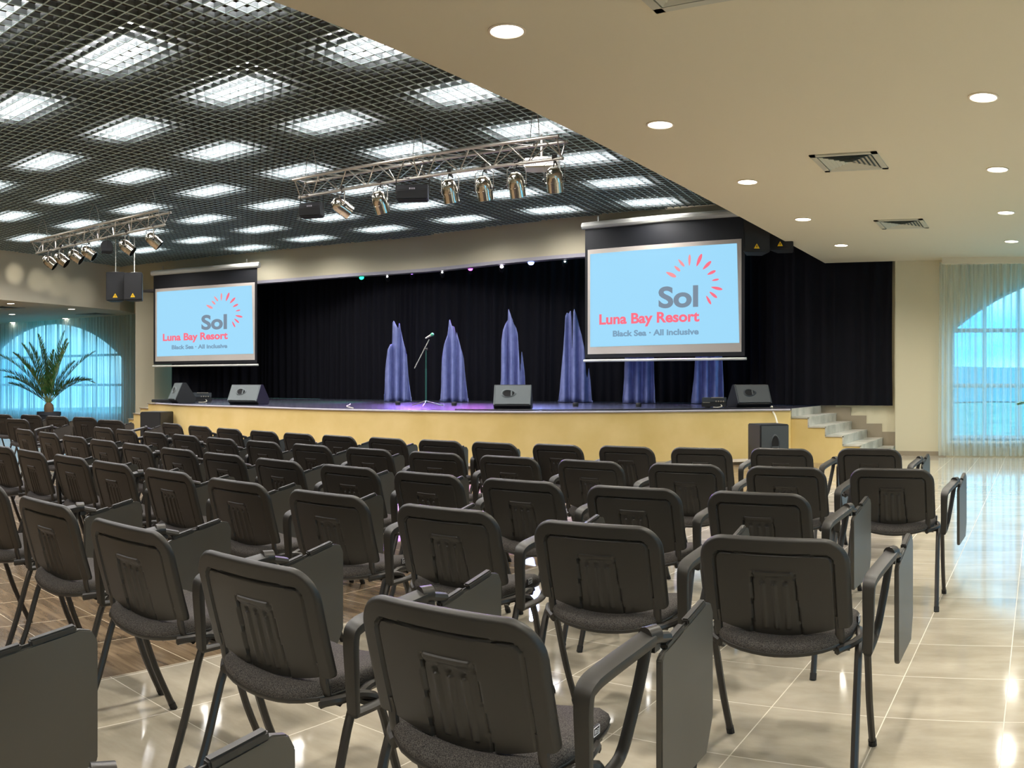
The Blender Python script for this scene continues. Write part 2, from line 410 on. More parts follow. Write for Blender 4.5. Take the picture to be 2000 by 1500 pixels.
def arch_z(x, xc, hw, spring, top):
    rise = top - spring; R = (hw * hw + rise * rise) / (2 * rise); d = min(abs(x - xc), hw)
    return top - R + math.sqrt(max(R * R - d * d, 0))
def arched_wall(name, idx, P0, P1, u0, u1, sill, spring, top, H, th=0.2, mull=0.62, transoms=(2.29, 1.28)):
    """A wall from P0 to P1 with one segmental-arch window; u runs along it in metres. Returns nothing."""
    d = (P1 - P0); Ln = d.length; d.normalize(); nrm = Vector((-d.y, d.x))
    def W(u, z, o): p = P0 + d * u + nrm * o; return (p.x, p.y, z)
    m = MB(); N = 24; hw = (u1 - u0) / 2; uc = (u0 + u1) / 2
    def seg(a, b, z0a, z0b, z1):
        vs = [W(a, z0a, 0), W(b, z0b, 0), W(b, z1, 0), W(a, z1, 0), W(a, z0a, th), W(b, z0b, th), W(b, z1, th), W(a, z1, th)]
        m.add(vs, [(0, 1, 2, 3), (7, 6, 5, 4), (0, 4, 5, 1), (3, 2, 6, 7), (0, 3, 7, 4), (1, 5, 6, 2)])
    seg(0, u0, 0, 0, H); seg(u1, Ln, 0, 0, H)
    seg(u0, u1, 0, 0, sill)
    for i in range(N):
        a = u0 + (u1 - u0) * i / N; b = u0 + (u1 - u0) * (i + 1) / N
        za, zb = arch_z(a, uc, hw, spring, top), arch_z(b, uc, hw, spring, top)
        seg(a, b, za, zb, H)
    struct(m.build('wall_' + name, WALL, smooth=False))
    fr = MB(); w = 0.06; o = th * 0.5
    def bar(p, q, wd=w):
        a = Vector(W(p[0], p[1], o)); b = Vector(W(q[0], q[1], o)); fr.tube([a, b], wd / 2 * 1.3, 4)
    bar((u0 + .03, sill), (u0 + .03, spring)); bar((u1 - .03, sill), (u1 - .03, spring)); bar((u0, sill + .04), (u1, sill + .04), 0.08)
    pts = [(u0 + (u1 - u0) * i / N, arch_z(u0 + (u1 - u0) * i / N, uc, hw, spring, top) - 0.03) for i in range(N + 1)]
    for a, b in zip(pts, pts[1:]): bar(a, b, 0.07)
    for tz in transoms:
        e = 0 if tz < spring else 0.0
        bar((u0, tz), (u1, tz), 0.06)
    k = 1
    while u0 + k * mull < u1 - 0.1:
        uu = u0 + k * mull; bar((uu, sill), (uu, arch_z(uu, uc, hw, spring, top)), 0.055 if k % 2 else 0.04); k += 1
    wob = fr.build('window_%d' % idx, FRAMEMAT, ang=30); struct(wob)
    gm = MB(); vs = [W(p[0], sill, o + 0.01) for p in pts] + [W(p[0], p[1], o + 0.01) for p in pts]; n = len(pts)
    gm.add(vs, [(i, i + 1, n + i + 1, n + i) for i in range(n - 1)])
    gm.build('window_pane', GLASS, wob, smooth=False)
    sm = MB(); a = Vector(W(u0 - .05, sill, -.04)); b = Vector(W(u1 + .05, sill, -.04)); c_ = (a + b) / 2
    sm.box((c_.x, c_.y, sill - 0.02), ((b - a).length, 0.16, 0.04), math.atan2(d.y, d.x)); sm.build('window_sill', WHITE, wob, smooth=False)

arched_wall('window_side', 1, Vector((-1.7, 15.9)), Vector((6.0, 15.9)), 0.08, 6.38, 0.28, 2.33, 3.5, 4.0)
arched_wall('window_far', 2, WL1, WL0, 1.55, 8.35, 0.24, 2.2, 3.52, 4.0)
arched_wall('right_front', 3, Vector((6.0, 16.0)), Vector((6.0, 5.0)), 2.2, 8.6, 0.28, 2.33, 3.5, 4.0)
arched_wall('right_rear', 4, Vector((6.0, 5.0)), Vector((6.0, -6.2)), 2.2, 8.6, 0.28, 2.33, 3.5, 4.0)
# skirting
m = MB(); m.box((-2.19, 15.885, 0.04), (0.98, 0.03, 0.08)); struct(m.build('baseboard_back', SKIRT, smooth=False))

# outdoors
m = MB(); m.prism([(-120, 17), (260, 17), (260, 420), (-120, 420)], -7, -6.5); struct(m.build('ground_outside', GREENERY, smooth=False))
m = MB(); m.prism([(-260, 13), (-36, -60), (-36, 10), (-60, 200), (-260, 420)], -7, -6.5); struct(m.build('ground_outside', GREENERY, smooth=False))
rr = random.Random(3)
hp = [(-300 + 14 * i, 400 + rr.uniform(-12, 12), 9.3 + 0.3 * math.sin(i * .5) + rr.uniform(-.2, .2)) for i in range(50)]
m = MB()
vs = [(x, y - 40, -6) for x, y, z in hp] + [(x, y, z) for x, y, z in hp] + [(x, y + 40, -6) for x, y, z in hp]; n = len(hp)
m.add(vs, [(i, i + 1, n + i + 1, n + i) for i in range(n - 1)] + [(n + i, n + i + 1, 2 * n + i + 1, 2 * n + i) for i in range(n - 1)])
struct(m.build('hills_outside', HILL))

# ---------------------------------------------------------------- stage
S = 0.90
front_px = [(1514, 798.3), (1424, 799.2), (1312, 800.6), (1204, 802), (1060, 802.7), (964, 802.4), (920, 802.0), (824, 800.6), (712, 799), (620, 797.4), (556, 795.2), (500, 792.8), (440, 791.4), (396, 790.6), (356, 789.3), (327, 787.6)]
FR = [Vector((-4.1, 14.0))] + [at(x, y, S).xy for x, y in front_px] + [Vector((-16.5, 10.4))]
# light smoothing of the measured edge
for _ in range(2):
    FR = [FR[0]] + [(FR[i - 1] + FR[i] * 2 + FR[i + 1]) / 4 for i in range(1, len(FR) - 1)] + [FR[-1]]
FRS = smooth_curve(FR, 4)
stage = thing('stage', 'wide raised stage with yellow curved front and dark glossy floor', 'stage', (-10, 12, 0))
def at_local(o, root): o.parent = root; o.matrix_parent_inverse = Matrix.Translation(root.location).inverted() if root.rotation_euler.z == 0 else root.matrix_basis.inverted(); return o
back_poly = [(-17.15, 12.05), (-19.8, 12.8), (-20.5, 13.2), (-21.2, 15.6), (-19.5, 17.2), (-14, 18.4), (-4.12, 18.4)]
m = MB(); m.prism([(p.x, p.y) for p in FRS] + back_poly, 0.0, S - 0.035); at_local(m.build('front_panel', YELLOW, ang=25), stage)
FRO = []
for i, p in enumerate(FRS):
    a = FRS[max(i - 1, 0)]; b = FRS[min(i + 1, len(FRS) - 1)]; t = (b - a).normalized(); q = Vector((-t.y, t.x)); q = q if q.y < 0 else -q
    FRO.append(p + q * 0.02)
m = MB(); m.prism([(p.x, p.y) for p in FRO] + back_poly, S - 0.033, S); at_local(m.build('stage_floor', STAGEFLOOR, smooth=False), stage)
m = MB(); m.tube([(p.x, p.y, S - 0.02) for p in FRO], 0.014, 6, flat=1.2); at_local(m.build('edge_trim', TRIMGREY), stage)
m = MB(); m.tube([(p.x, p.y - 0.005, 0.045) for p in FRS], 0.045, 4); at_local(m.build('skirting', SKIRT), stage)

# right-hand stairs (towards the aisle) : five steps
stairs = thing('stage_stairs', 'pale tiled stage steps with yellow side beside the cream wall', 'stairs', (-4.1, 14.15, 0))
sd = MB(); tp = MB(); N = 5; TW = 0.295
for i in range(N):
    x0 = -4.1 + TW * i; z1 = S - 0.15 * (i + 1) + 0.0
    sd.box((x0 + TW / 2 - (.02 if i == 4 else 0), 15.05, z1 / 2 - 0.01), (TW - (.04 if i == 4 else 0), 1.94, z1 - 0.02))
at_local(sd.build('step_side', YELLOW, smooth=False), stairs)
for i in range(N + 1):
    x0 = -4.1 + TW * i; zt = S - 0.15 * (i + 1)
    t_ = MB()
    if i < N: t_.box((x0 + TW / 2 + (0.012 if i < 4 else -.02), 15.05, zt), (TW + (0.025 if i < 4 else -.04), 1.98, 0.03))
    at_h = S - 0.15 * i
    t_.box((x0 + (0.008 if i < 5 else -.045), 15.05, at_h - 0.075), (0.022, 1.98, 0.15))
    at_local(t_.build('step_tread', STEPTILE, smooth=False), stairs)
zg = MB()
for i in range(5):
    x0 = -4.4 + TW * i; z1 = S + 0.13 - 0.15 * i
    zg.box((x0 + TW / 2 + 0.3, 16.06, max(z1 - 0.16, 0.02)), (TW, 0.016, 0.3))
at_local(zg.build('wall_skirting', SKIRT, smooth=False), stairs)
# far stairs
fs = thing('stage_stairs', 'yellow stepped side of the far steps beside the big arched curtain', 'stairs', (-16.5, 10.4, 0))
stp = [((-16.5, 10.4), (-17.15, 10.6), 0.87), ((-17.15, 10.6), (-17.75, 10.75), 0.75), ((-17.75, 10.75), (-18.35, 10.92), 0.60), ((-18.35, 10.92), (-18.75, 11.02), 0.45), ((-18.75, 11.02), (-19.1, 11.1), 0.30)]
m = MB(); m2 = MB()
for a, b, z in stp:
    m.prism([a, b, (b[0] - 0.6, b[1] + 1.6), (a[0] - 0.6, a[1] + 1.6)], 0, z - 0.02)
    m2.prism([(a[0] + .01, a[1] - .02), (b[0] - .02, b[1] - .02), (b[0] - 0.6, b[1] + 1.6), (a[0] - 0.6, a[1] + 1.6)], z - 0.019, z + 0.003)
at_local(m.build('step_side', YELLOW, smooth=False), fs); at_local(m2.build('step_tread', SKIRT, smooth=False), fs)

# ---------------------------------------------------------------- curtains
def curtain_mesh(pts, z0, z1, pitch=0.12, amp=0.05, nz=10, seed=1, hem=0.0, step=0.02, wob=0.3):
    """Pleated cloth along a plan polyline; z0 may be a function of arc length."""
    rnd = random.Random(seed)
    L = [0.0]
    for a, b in zip(pts, pts[1:]): L.append(L[-1] + (b - a).length)
    n = int(L[-1] / step); m = MB(); vs = []
    ph = 0; k = 0; pos = []
    base = []; cur = 0.0; ppos = [0.0]
    while cur < L[-1]: cur += pitch * rnd.uniform(0.6, 1.5); ppos.append(cur)
    j = 0; a_ = [rnd.uniform(0.5, 1.2) for _ in ppos]
    for i in range(n + 1):
        s_ = L[-1] * i / n
        while k < len(L) - 2 and s_ > L[k + 1]: k += 1
        t = (s_ - L[k]) / max(L[k + 1] - L[k], 1e-6); p = pts[k].lerp(pts[k + 1], t); d = (pts[k + 1] - pts[k]).normalized()
        while j < len(ppos) - 2 and s_ > ppos[j + 1]: j += 1
        u = (s_ - ppos[j]) / max(ppos[j + 1] - ppos[j], 1e-6)
        base.append((p, Vector((-d.y, d.x)), math.sin(2 * PI * u) * a_[j], s_, d))
    for q in range(nz + 1):
        f = q / nz
        for (p, nn, w, s_, d) in base:
            zb = z0(s_) if callable(z0) else z0
            zz = zb + (z1 - zb) * f
            am = amp * (0.75 + 0.35 * (1 - f)) * w + wob * amp * math.sin(s_ * 2.1 + f * 1.7)
            v = p + nn * am + d * (0.02 * math.sin(s_ * 5 + f * 3) * (1 - f))
            vs.append((v.x, v.y, zz))
    N1 = len(base)
    m.add(vs, [(q * N1 + i, q * N1 + i + 1, (q + 1) * N1 + i + 1, (q + 1) * N1 + i) for q in range(nz) for i in range(N1 - 1)])
    return m
V2 = lambda *a: Vector(a)
# stage back curtain
m = curtain_mesh([V2(-4.2, 17.35), V2(-7, 17.6), V2(-10, 17.5), V2(-13, 17.0), V2(-15.5, 16.4), V2(-17.3, 16.4), V2(-20.5, 15.95)], S + 0.005, 5.6, 0.22, 0.05, 6, 5, step=0.04)
tag(m.build('stage_curtain', BLACKCLOTH, ang=180), 'long black backdrop curtain closing the rear of the stage behind the blue cloths', 'curtain')
m = curtain_mesh([V2(-2.70, 15.97), V2(-4.6, 15.98), V2(-5.7, 16.65)], S + 0.01, 4.0, 0.26, 0.035, 6, 9, step=0.025)
tag(m.build('stage_curtain', BLACKCLOTH, ang=180), 'black pleated wing curtain hanging above the tiled stage steps', 'curtain')
a = ray(335, 24.9).xy; b = ray(420, 24.9).xy; c = ray(508, 24.3).xy
m = curtain_mesh([a, b, c], S + 0.01, 4.3, 0.24, 0.05, 6, 12, step=0.025)
tag(m.build('stage_curtain', BLACKCLOTH, ang=180), 'black pleated wing curtain below the far projection screen', 'curtain')
# sheer curtains
m = curtain_mesh([V2(5.9, 15.68), V2(-1.80, 15.68)], 0.02, 3.5, 0.10, 0.035, 5, 21, step=0.012)
tag(m.build('sheer_curtain', SHEER, ang=180), 'long sheer white curtain glowing blue before the arched window with sea view', 'curtain')
dW = (WL1 - WL0).normalized(); nW = Vector((-dW.y, dW.x)); nW = nW if nW.y < 0 else -nW
m = curtain_mesh([WL0 + nW * 0.35 - dW * 0.3, WL1 + nW * 0.35], 0.02, ZS - 0.02, 0.11, 0.04, 5, 22, step=0.02)
tag(m.build('sheer_curtain', SHEER_DENSE, ang=180), 'sheer curtain glowing cyan over the arched window behind the potted palm', 'curtain')
m = curtain_mesh([V2(5.75, -5.8), V2(5.75, 15.4)], 0.02, 3.5, 0.12, 0.04, 3, 23, step=0.03)
tag(m.build('sheer_curtain', SHEER, ang=180), 'sheer curtain along the aisle windows beside the empty tiled floor', 'curtain')

# blue-grey peaked cloths pinned before the backdrop : outline given in photograph pixels
def cloth_peak(outline, bottom_y, x0, x1, D, label, seed):
    """outline: list of (px, py) along the top edge from x0 to x1; the hem lies on the stage."""
    rnd = random.Random(seed); n = 130; nz_ = 16
    def top(x):
        for (a, ya), (b, yb) in zip(outline, outline[1:]):
            if a <= x <= b: return ya + (yb - ya) * ((x - a) / max(b - a, 1e-6))
        return outline[0][1] if x < outline[0][0] else outline[-1][1]
    c0 = ray((x0 + x1) / 2, D); m = MB(); vs = []
    ks = [rnd.uniform(0.8, 1.25) for _ in range(12)]
    for j in range(nz_ + 1):
        f = j / nz_
        for i in range(n + 1):
            u = i / n; px = x0 + (x1 - x0) * u
            zt = EYE + (Y0 - top(px)) * D / F
            w = math.sin(u * PI * 7 + ks[int(u * 10)]) * 0.085 * (0.55 + 0.45 * (1 - f))
            z = S + 0.01 + (zt - S - 0.01) * f
            spread = 1.0 + 0.12 * (1 - f) ** 3 * math.sin(u * PI * 5) * 0.3
            p = ray((x0 + x1) / 2 + (px - (x0 + x1) / 2) * spread, D - 0.22 + w * 1.2)
            vs.append((p.x, p.y, z))
    N1 = n + 1
    m.add(vs, [(j * N1 + i, j * N1 + i + 1, (j + 1) * N1 + i + 1, (j + 1) * N1 + i) for j in range(nz_) for i in range(n)])
    o = m.build('draped_cloth', BLUECLOTH, ang=180)
    sol = o.modifiers.new('thickness', 'SOLIDIFY'); sol.thickness = 0.01
    return tag(o, label, 'drape', 'peaked blue cloths on the stage')
cloth_peak([(751, 770), (752, 730), (758, 682), (762, 674), (766, 672), (767, 631), (769.5, 628), (774, 637), (778, 645), (779.2, 632), (781, 636), (787, 664), (794, 694), (797, 730), (803, 775)], 784, 750, 804, 20.4, 'blue grey cloth peak with stepped shoulder, first beyond the microphone stand', 1)
cloth_peak([(860, 780), (862, 752), (864, 700), (868, 672), (874, 655), (877, 629), (879, 625), (882.5, 638), (883.5, 638), (887, 640), (889.5, 652), (890.5, 662), (892, 649), (898, 672), (905, 700), (909, 735), (914, 778)], 785, 859, 915, 20.0, 'blue grey triple-peaked cloth between microphone stand and middle floor monitor', 2)
cloth_peak([(976, 770), (979, 740), (980, 668), (983, 645), (987, 634), (992, 626), (993.5, 604.5), (997, 615), (1003, 634), (1007, 640), (1008, 641), (1011, 652), (1013, 680), (1014.5, 720), (1016, 730), (1018.5, 687), (1022, 705), (1025, 730), (1027, 775)], 786, 975, 1028, 19.6, 'tallest blue cloth peak standing behind the middle floor monitor', 3)
cloth_peak([(1091, 782), (1096, 735), (1101, 680), (1104, 620), (1107, 612), (1110, 614), (1115, 608), (1116.5, 625), (1117.5, 680), (1119, 680), (1120, 612), (1121.5, 605), (1126, 620), (1136, 655), (1141, 680), (1144, 730), (1147, 740), (1150, 718), (1153, 740), (1156, 782)], 786, 1090, 1158, 19.4, 'blue cloth with two tall peaks beside the near projection screen', 4)
cloth_peak([(1216, 780), (1219, 740), (1223, 660), (1236, 640), (1240, 625), (1247, 640), (1262, 650), (1268, 655), (1272, 640), (1276, 660), (1279, 780)], 786, 1216, 1280, 18.7, 'blue cloth showing only its lower folds under the near screen centre', 5)
cloth_peak([(1350, 780), (1356, 740), (1361, 660), (1372, 630), (1380, 645), (1390, 640), (1404, 640), (1408, 660), (1412, 720), (1413, 780)], 787, 1350, 1414, 18.2, 'blue cloth under the near screen edge behind the black amplifier box', 6)

# ---------------------------------------------------------------- projection screens
def txt(body, size, loc, m, parent, bold=0.0, width=1.0, align='RIGHT'):
    cu = bpy.data.curves.new('t', 'FONT'); cu.body = body; cu.size = size; cu.align_x = align; cu.offset = bold; cu.extrude = 0.001; cu.resolution_u = 6
    o = bpy.data.objects.new('t', cu); C.objects.link(o)
    dg = bpy.context.evaluated_depsgraph_get(); me = bpy.data.meshes.new_from_object(o.evaluated_get(dg))
    bpy.data.objects.remove(o); me.materials.clear(); me.materials.append(m)
    xs = [v.co.x for v in me.vertices]; sx = width / (max(xs) - min(xs))
    q = bpy.data.objects.new('screen_text', me); C.objects.link(q); q.parent = parent
    q.location = loc; q.rotation_euler = (PI / 2, 0, 0); q.scale = (sx, 1, 1)
    return q
SCRIMG = mat('projected image', (0.02, 0.02, 0.02, 1), 0.9, spec=0.0, emit=srgb(158, 218, 250), estr=0.88)
TGREY = mat('projected grey letters', (0.02, 0.02, 0.02, 1), 0.9, spec=0.0, emit=srgb(122, 140, 158), estr=0.88)
TGREYL = mat('projected light grey letters', (0.02, 0.02, 0.02, 1), 0.9, spec=0.0, emit=srgb(122, 158, 186), estr=0.88)
TRED = mat('projected coral', (0.02, 0.02, 0.02, 1), 0.9, spec=0.0, emit=srgb(250, 112, 134), estr=0.88)
TREDL = mat('projected pale coral', (0.02, 0.02, 0.02, 1), 0.9, spec=0.0, emit=srgb(246, 152, 158), estr=0.88)
def screen(P0, P1, zb, label, topz):
    """P0, P1: plan ends of the pale frame; local x runs P0 -> P1, local -y faces the hall."""
    d = P1 - P0; W = d.length; rz = math.atan2(d.y, d.x); Hh = W / 1.555
    r = thing('projection_screen', label, 'projection screen', (P0.x, P0.y, zb), rz)
    m = MB(); m.box((W / 2, 0, (topz - zb) / 2 - 0.03), (W + 0.13, 0.012, topz - zb + 0.10)); m.build('black_drop', SCRBLACK, r, smooth=False)
    m = MB(); m.box((W / 2, -0.010, Hh / 2), (W, 0.006, Hh)); m.build('screen_border', SCRBORDER, r, smooth=False)
    ix0, ix1, iz0, iz1 = W * 0.018, W * 0.985, Hh * 0.068, Hh * 0.962
    m = MB(); m.add([(ix0, -0.016, iz0), (ix1 + 0.01, -0.016, iz0 + 0.025), (ix1 - 0.04, -0.016, iz1), (ix0, -0.016, iz1 - 0.01)], [(0, 1, 2, 3)]); img = m.build('projected_image', SCRIMG, r, smooth=False)
    m = MB(); m.tube([(-0.12, -0.01, topz - zb + 0.05), (W + 0.14, -0.01, topz - zb + 0.05)], 0.075, 10); m.build('roller_case', WHITE, r)
    m = MB(); m.tube([(-0.10, 0, -0.135), (W + 0.10, 0, -0.135)], 0.028, 8); m.build('bottom_bar', WHITE, r)
    for xx in (0.25, W - 0.25):
        m = MB(); m.box((xx, 0.0, topz - zb + 0.15), (0.03, 0.03, 0.16)); m.build('hanger', ALU, r, smooth=False)
    # layout in the units of the photographed near screen (5x crop), freed from its perspective
    def LOC(x, y):
        u = x - 137; t = 423 - 110 * u / 1500; b_ = 1425 - 30 * u / 1500
        return (u / 1500 * W, -0.019, Hh * (1 - (y - t) / (b_ - t)))
    k_ = W / 1500
    txt('Sol', Hh * 0.262, LOC(1250, 958), TGREY, img, 0.018, 380 * k_)
    txt('Luna Bay Resort', Hh * 0.132, LOC(1246, 1103), TRED, img, 0.0095, 990 * k_)
    txt('Black Sea · All inclusive', Hh * 0.074, LOC(1244, 1229), TGREYL, img, 0.006, 843 * k_)
    pet = [(982, 660, 108, 25, 44, 1), (1041, 603, 76, 42, 34, 1), (1080, 549, 92, 50, 32, 1), (1158, 522, 110, -88, 30, 1), (1249, 521, 130, -68, 40, 0), (1322, 570, 112, -46, 38, 0),
           (1364, 640, 88, -27, 34, 0), (1400, 709, 68, -12, 24, 0), (1413, 789, 108, 12, 36, 0), (1381, 852, 92, 40, 34, 0), (1337, 902, 94, 62, 30, 0)]
    for u, v, ln, ang, wd, pale in pet:
        pm = MB(); n = 18; a = math.radians(ang); pts = []
        for q in range(n):
            t = 2 * PI * q / n; cx = math.cos(t) * ln / 2; cy = math.sin(t) * abs(math.sin(t)) ** .25 * wd / 2 * (0.8 + 0.2 * math.cos(t))
            pts.append(LOC(u + cx * math.cos(a) - cy * math.sin(a), v + cx * math.sin(a) + cy * math.cos(a)))
        pm.add(pts, [tuple(range(n))]); pm.build('logo_petal', TREDL if pale else TRED, img, smooth=False)
    return r
RS0, RS1 = ray(1147, 16.9 * 1.08).xy, ray(1449.5, 16.9).xy
RS1 = Vector((RS1.x, RS0.y + (RS1.y - RS0.y) * 0.5)); RS0 = Vector((RS0.x, RS1.y))
screen(RS0, RS1, EYE + 60.3 * 17.6 / F, 'large projection screen lit with logo, hanging nearest the tiled stage steps', 4.56)
LS0, LS1 = ray(303.8, 23.3 * 1.072).xy, ray(498, 23.3).xy
screen(LS0, LS1, EYE + 45.5 * 24.1 / F, 'smaller looking projection screen hanging beside the paired black loudspeakers in the far corner', 4.42)

# ---------------------------------------------------------------- chair
def make_chair():
    r = thing('conference_chair', 'x', 'chair')
    # back shell
    def zt(x):
        a = abs(x); R = 0.085
        return 0.82 - (R - math.sqrt(max(R * R - (a - (0.24 - R)) ** 2, 0)) if a > 0.24 - R else 0)
    def zb(x):
        a = abs(x); R = 0.022
        b_ = 0.482 + 0.036 * min(a / 0.195, 1) ** 2
        return b_ + (R - math.sqrt(max(R * R - (a - (0.24 - R)) ** 2, 0)) if a > 0.24 - R else 0)
    def yy(x, z): return 0.095 * (max(0.82 - z, 0.0) / 0.34) ** 1.2 + 0.018 * (x / 0.24) ** 2
    def relief(x, z):
        d = min(0.24 - abs(x), zt(x * 0.999) - z, 0.82 - z)
        if abs(x) > 0.155 and z > 0.735:
            d = min(d, 0.085 - math.hypot(abs(x) - 0.155, z - 0.735))
        h = 0.0
        if d < 0.014: h -= 0.012 * (1 - d / 0.014) ** 2
        qx, qz = abs(x) - (0.193 - 0.03), z - (0.768 - 0.03)
        g_ = (math.hypot(qx, qz) if qx > 0 and qz > 0 else max(qx, qz)) - 0.03
        if g_ < 0: h -= 0.004
        if -0.009 < g_ < 0: h -= 0.007 * (1 - abs(g_ + 0.0045) / 0.006)
        ax = abs(x); w = 0.068 + 0.012 * (0.70 - z) / 0.2
        if z < 0.703:
            if ax < w and z < 0.69: h -= 0.005
            if w - 0.005 < ax < w + 0.003: h -= 0.005
            if z > 0.685 and ax < w: h += 0.005
            if z < 0.66 and z > 0.505:
                for c_ in (-0.036, 0.0, 0.036):
                    q = abs(x - c_ * (1 + 0.2 * (0.7 - z)))
                    if q < 0.009: h += 0.006 * (1 - (q / 0.009) ** 2)
        for c_ in (-0.036, 0.0, 0.036):
            if math.hypot(x - c_, z - 0.672) < 0.006: h -= 0.004
        return h
    NU, NV = 124, 100
    us = [-math.cos(PI * i / NU) * 0.35 + (2 * i / NU - 1) * 0.65 for i in range(NU + 1)]
    m = MB(); vs = []
    for j in range(NV + 1):
        for i in range(NU + 1):
            x = 0.24 * us[i]; a, b = zb(x), zt(x); z = a + (b - a) * j / NV
            vs.append((x, yy(x, z) - relief(x, z), z))
    for j in range(NV + 1):
        for i in range(NU + 1):
            x = 0.24 * us[i]; a, b = zb(x), zt(x); z = a + (b - a) * j / NV
            vs.append((x, yy(x, z) + 0.016, z))
    W1 = NU + 1; o2 = W1 * (NV + 1)
    fs = []
    for j in range(NV):
        for i in range(NU):
            a = j * W1 + i; fs.append((a, a + 1, a + 1 + W1, a + W1)); fs.append((o2 + a, o2 + a + W1, o2 + a + 1 + W1, o2 + a + 1))
    for i in range(NU):
        fs.append((i, o2 + i, o2 + i + 1, i + 1)); t = NV * W1 + i; fs.append((t, t + 1, o2 + t + 1, o2 + t))
    for j in range(NV):
        a = j * W1; fs.append((a, a + W1, o2 + a + W1, o2 + a)); t = a + NU; fs.append((t, o2 + t, o2 + t + W1, t + W1))
    vs = [(x * 1.045, y, z) for x, y, z in vs]
    m.add(vs, fs); m.build('backrest_shell', PLASTIC, r, ang=50)
    # front cushion of the back
    m = MB(); vs = []; NU2, NV2 = 16, 12
    def cz(x, f): x *= .95; a, b = zb(x) + 0.012, zt(x) - 0.012; return a + (b - a) * f
    for j in range(NV2 + 1):
        for i in range(NU2 + 1):
            u = 2 * i / NU2 - 1; x = 0.236 * u; f = j / NV2; z = cz(x, f)
            e = (1 - abs(u) ** 6) * (1 - abs(2 * f - 1) ** 6)
            vs.append((x, yy(x, z) + 0.015 + 0.028 * e, z))
    W2 = NU2 + 1
    m.add(vs, [(j * W2 + i, (j + 1) * W2 + i, (j + 1) * W2 + i + 1, j * W2 + i + 1) for j in range(NV2) for i in range(NU2)]); m.build('backrest_cushion', FABRIC, r, ang=180)
    # seat : superellipse, saddle shaped
    def seat_ring(k, z_off, N=40, grow=0.0, mi=0):
        pts = []
        for q in range(N):
            t = 2 * PI * q / N; c_, s_ = math.cos(t), math.sin(t); n_ = 3.6
            rad = (abs(c_) ** n_ + abs(s_) ** n_) ** (-1 / n_)
            x = (0.238 + grow) * rad * c_ * k; y = 0.275 + (0.222 + grow) * rad * s_ * k
            sad = 0.040 * (abs(x) / 0.238) ** 1.8 - 0.018 - 0.018 * max(0, (y - 0.42) / 0.08) ** 2
            pts.append((x, y, 0.487 + sad + z_off))
        return pts
    m = MB(); rings = [(0.05, 0.012), (0.5, 0.012), (0.8, 0.010), (0.92, 0.003), (0.98, -0.010), (1.0, -0.024), (0.985, -0.036)]
    vs = []; N = 40
    for k, z in rings: vs += seat_ring(k, z)
    vs.append((0, 0.275, 0.481)); ci = len(vs) - 1
    fs = [(a * N + q, a * N + (q + 1) % N, (a + 1) * N + (q + 1) % N, (a + 1) * N + q) for a in range(len(rings) - 1) for q in range(N)] + [(ci, q, (q + 1) % N)[::-1] for q in range(N)]
    m.add(vs, fs); m.build('seat_cushion', FABRIC, r, ang=180)
    m = MB(); rings = [(0.99, -0.034), (1.0, -0.038), (0.985, -0.047), (0.9, -0.052), (0.1, -0.054)]
    vs = []
    for k, z in rings: vs += seat_ring(k, z)
    fs = [(a * N + q, a * N + (q + 1) % N, (a + 1) * N + (q + 1) % N, (a + 1) * N + q) for a in range(len(rings) - 1) for q in range(N)] + [tuple((len(rings) - 1) * N + q for q in range(N))]
    m.add(vs, fs); m.build('seat_shell', PLASTIC, r, ang=60)
    def bend(pts, n=5):
        return [tuple(v) for v in smooth_curve([Vector(p) for p in pts], n)]
    for s_ in (-1, 1):
        m = MB(); m.tube(bend([(s_ * .207, .092, .56), (s_ * .207, .103, .53), (s_ * .207, .108, .495), (s_ * .206, .120, .460), (s_ * .203, .150, .441), (s_ * .20, .205, .437)], 4), 0.0155, 8, flat=0.6, up=(0, 1, 0)); m.build('back_upright', STEEL, r)
        for nm, pts in (('leg', [(s_ * .200, .36, .450), (s_ * .238, .30, .462), (s_ * .256, .22, .466), (s_ * .261, .155, .420), (s_ * .263, .08, .20), (s_ * .268, 0.0, 0.0)]),
                        ('leg', [(s_ * .200, .10, .446), (s_ * .240, .14, .456), (s_ * .268, .205, .458), (s_ * .274, .265, .410), (s_ * .270, .35, .19), (s_ * .268, .445, 0.0)])):
            m = MB(); m.tube(bend(pts, 4), 0.0132, 8, up=(1, 0, 0)); leg = m.build(nm, STEEL, r)
            f_ = pts[-1]; g = pts[-2]; d = (Vector(f_) - Vector(g)).normalized()
            m = MB(); m.tube([Vector(f_) - d * 0.03, Vector(f_) + Vector((0, 0, 0.001))], 0.0155, 8); m.build('foot_cap', RUBBER, leg)
    m = MB()
    for y_ in (0.14, 0.33): m.tube([(-.235, y_, .444), (.235, y_, .444)], 0.011, 6)
    for x_ in (-.2, .2): m.tube([(x_, .10, .44), (x_, .40, .44)], 0.011, 6)
    m.build('seat_frame', STEEL, r)
    # armrest : loop of post, pad, strut and foot bar
    m = MB(); X0 = 0.296
    m.tube(bend([(X0, .125, .435), (X0 + .004, .115, .53), (X0 + .006, .108, .635), (X0 + .009, .126, .668), (X0 + .020, .20, .684), (X0 + .048, .37, .708)], 4), [0.0165 + 0.0065 * min(1, i / 12) for i in range(21)], 16, flat=0.62, up=(0, -1, 0), sq=7)
    m.tube(bend([(X0 + .046, .365, .700), (X0 + .03, .352, .60), (X0 + .012, .322, .49), (X0 + .004, .312, .455), (X0, .29, .437), (X0, .22, .432), (X0, .125, .432)], 4), 0.0135, 12, flat=0.7, up=(0, 1, 0), sq=5)
    m.box((0.266, .22, .434), (0.075, 0.03, 0.012))
    m.build('armrest', PLASTIC, r)
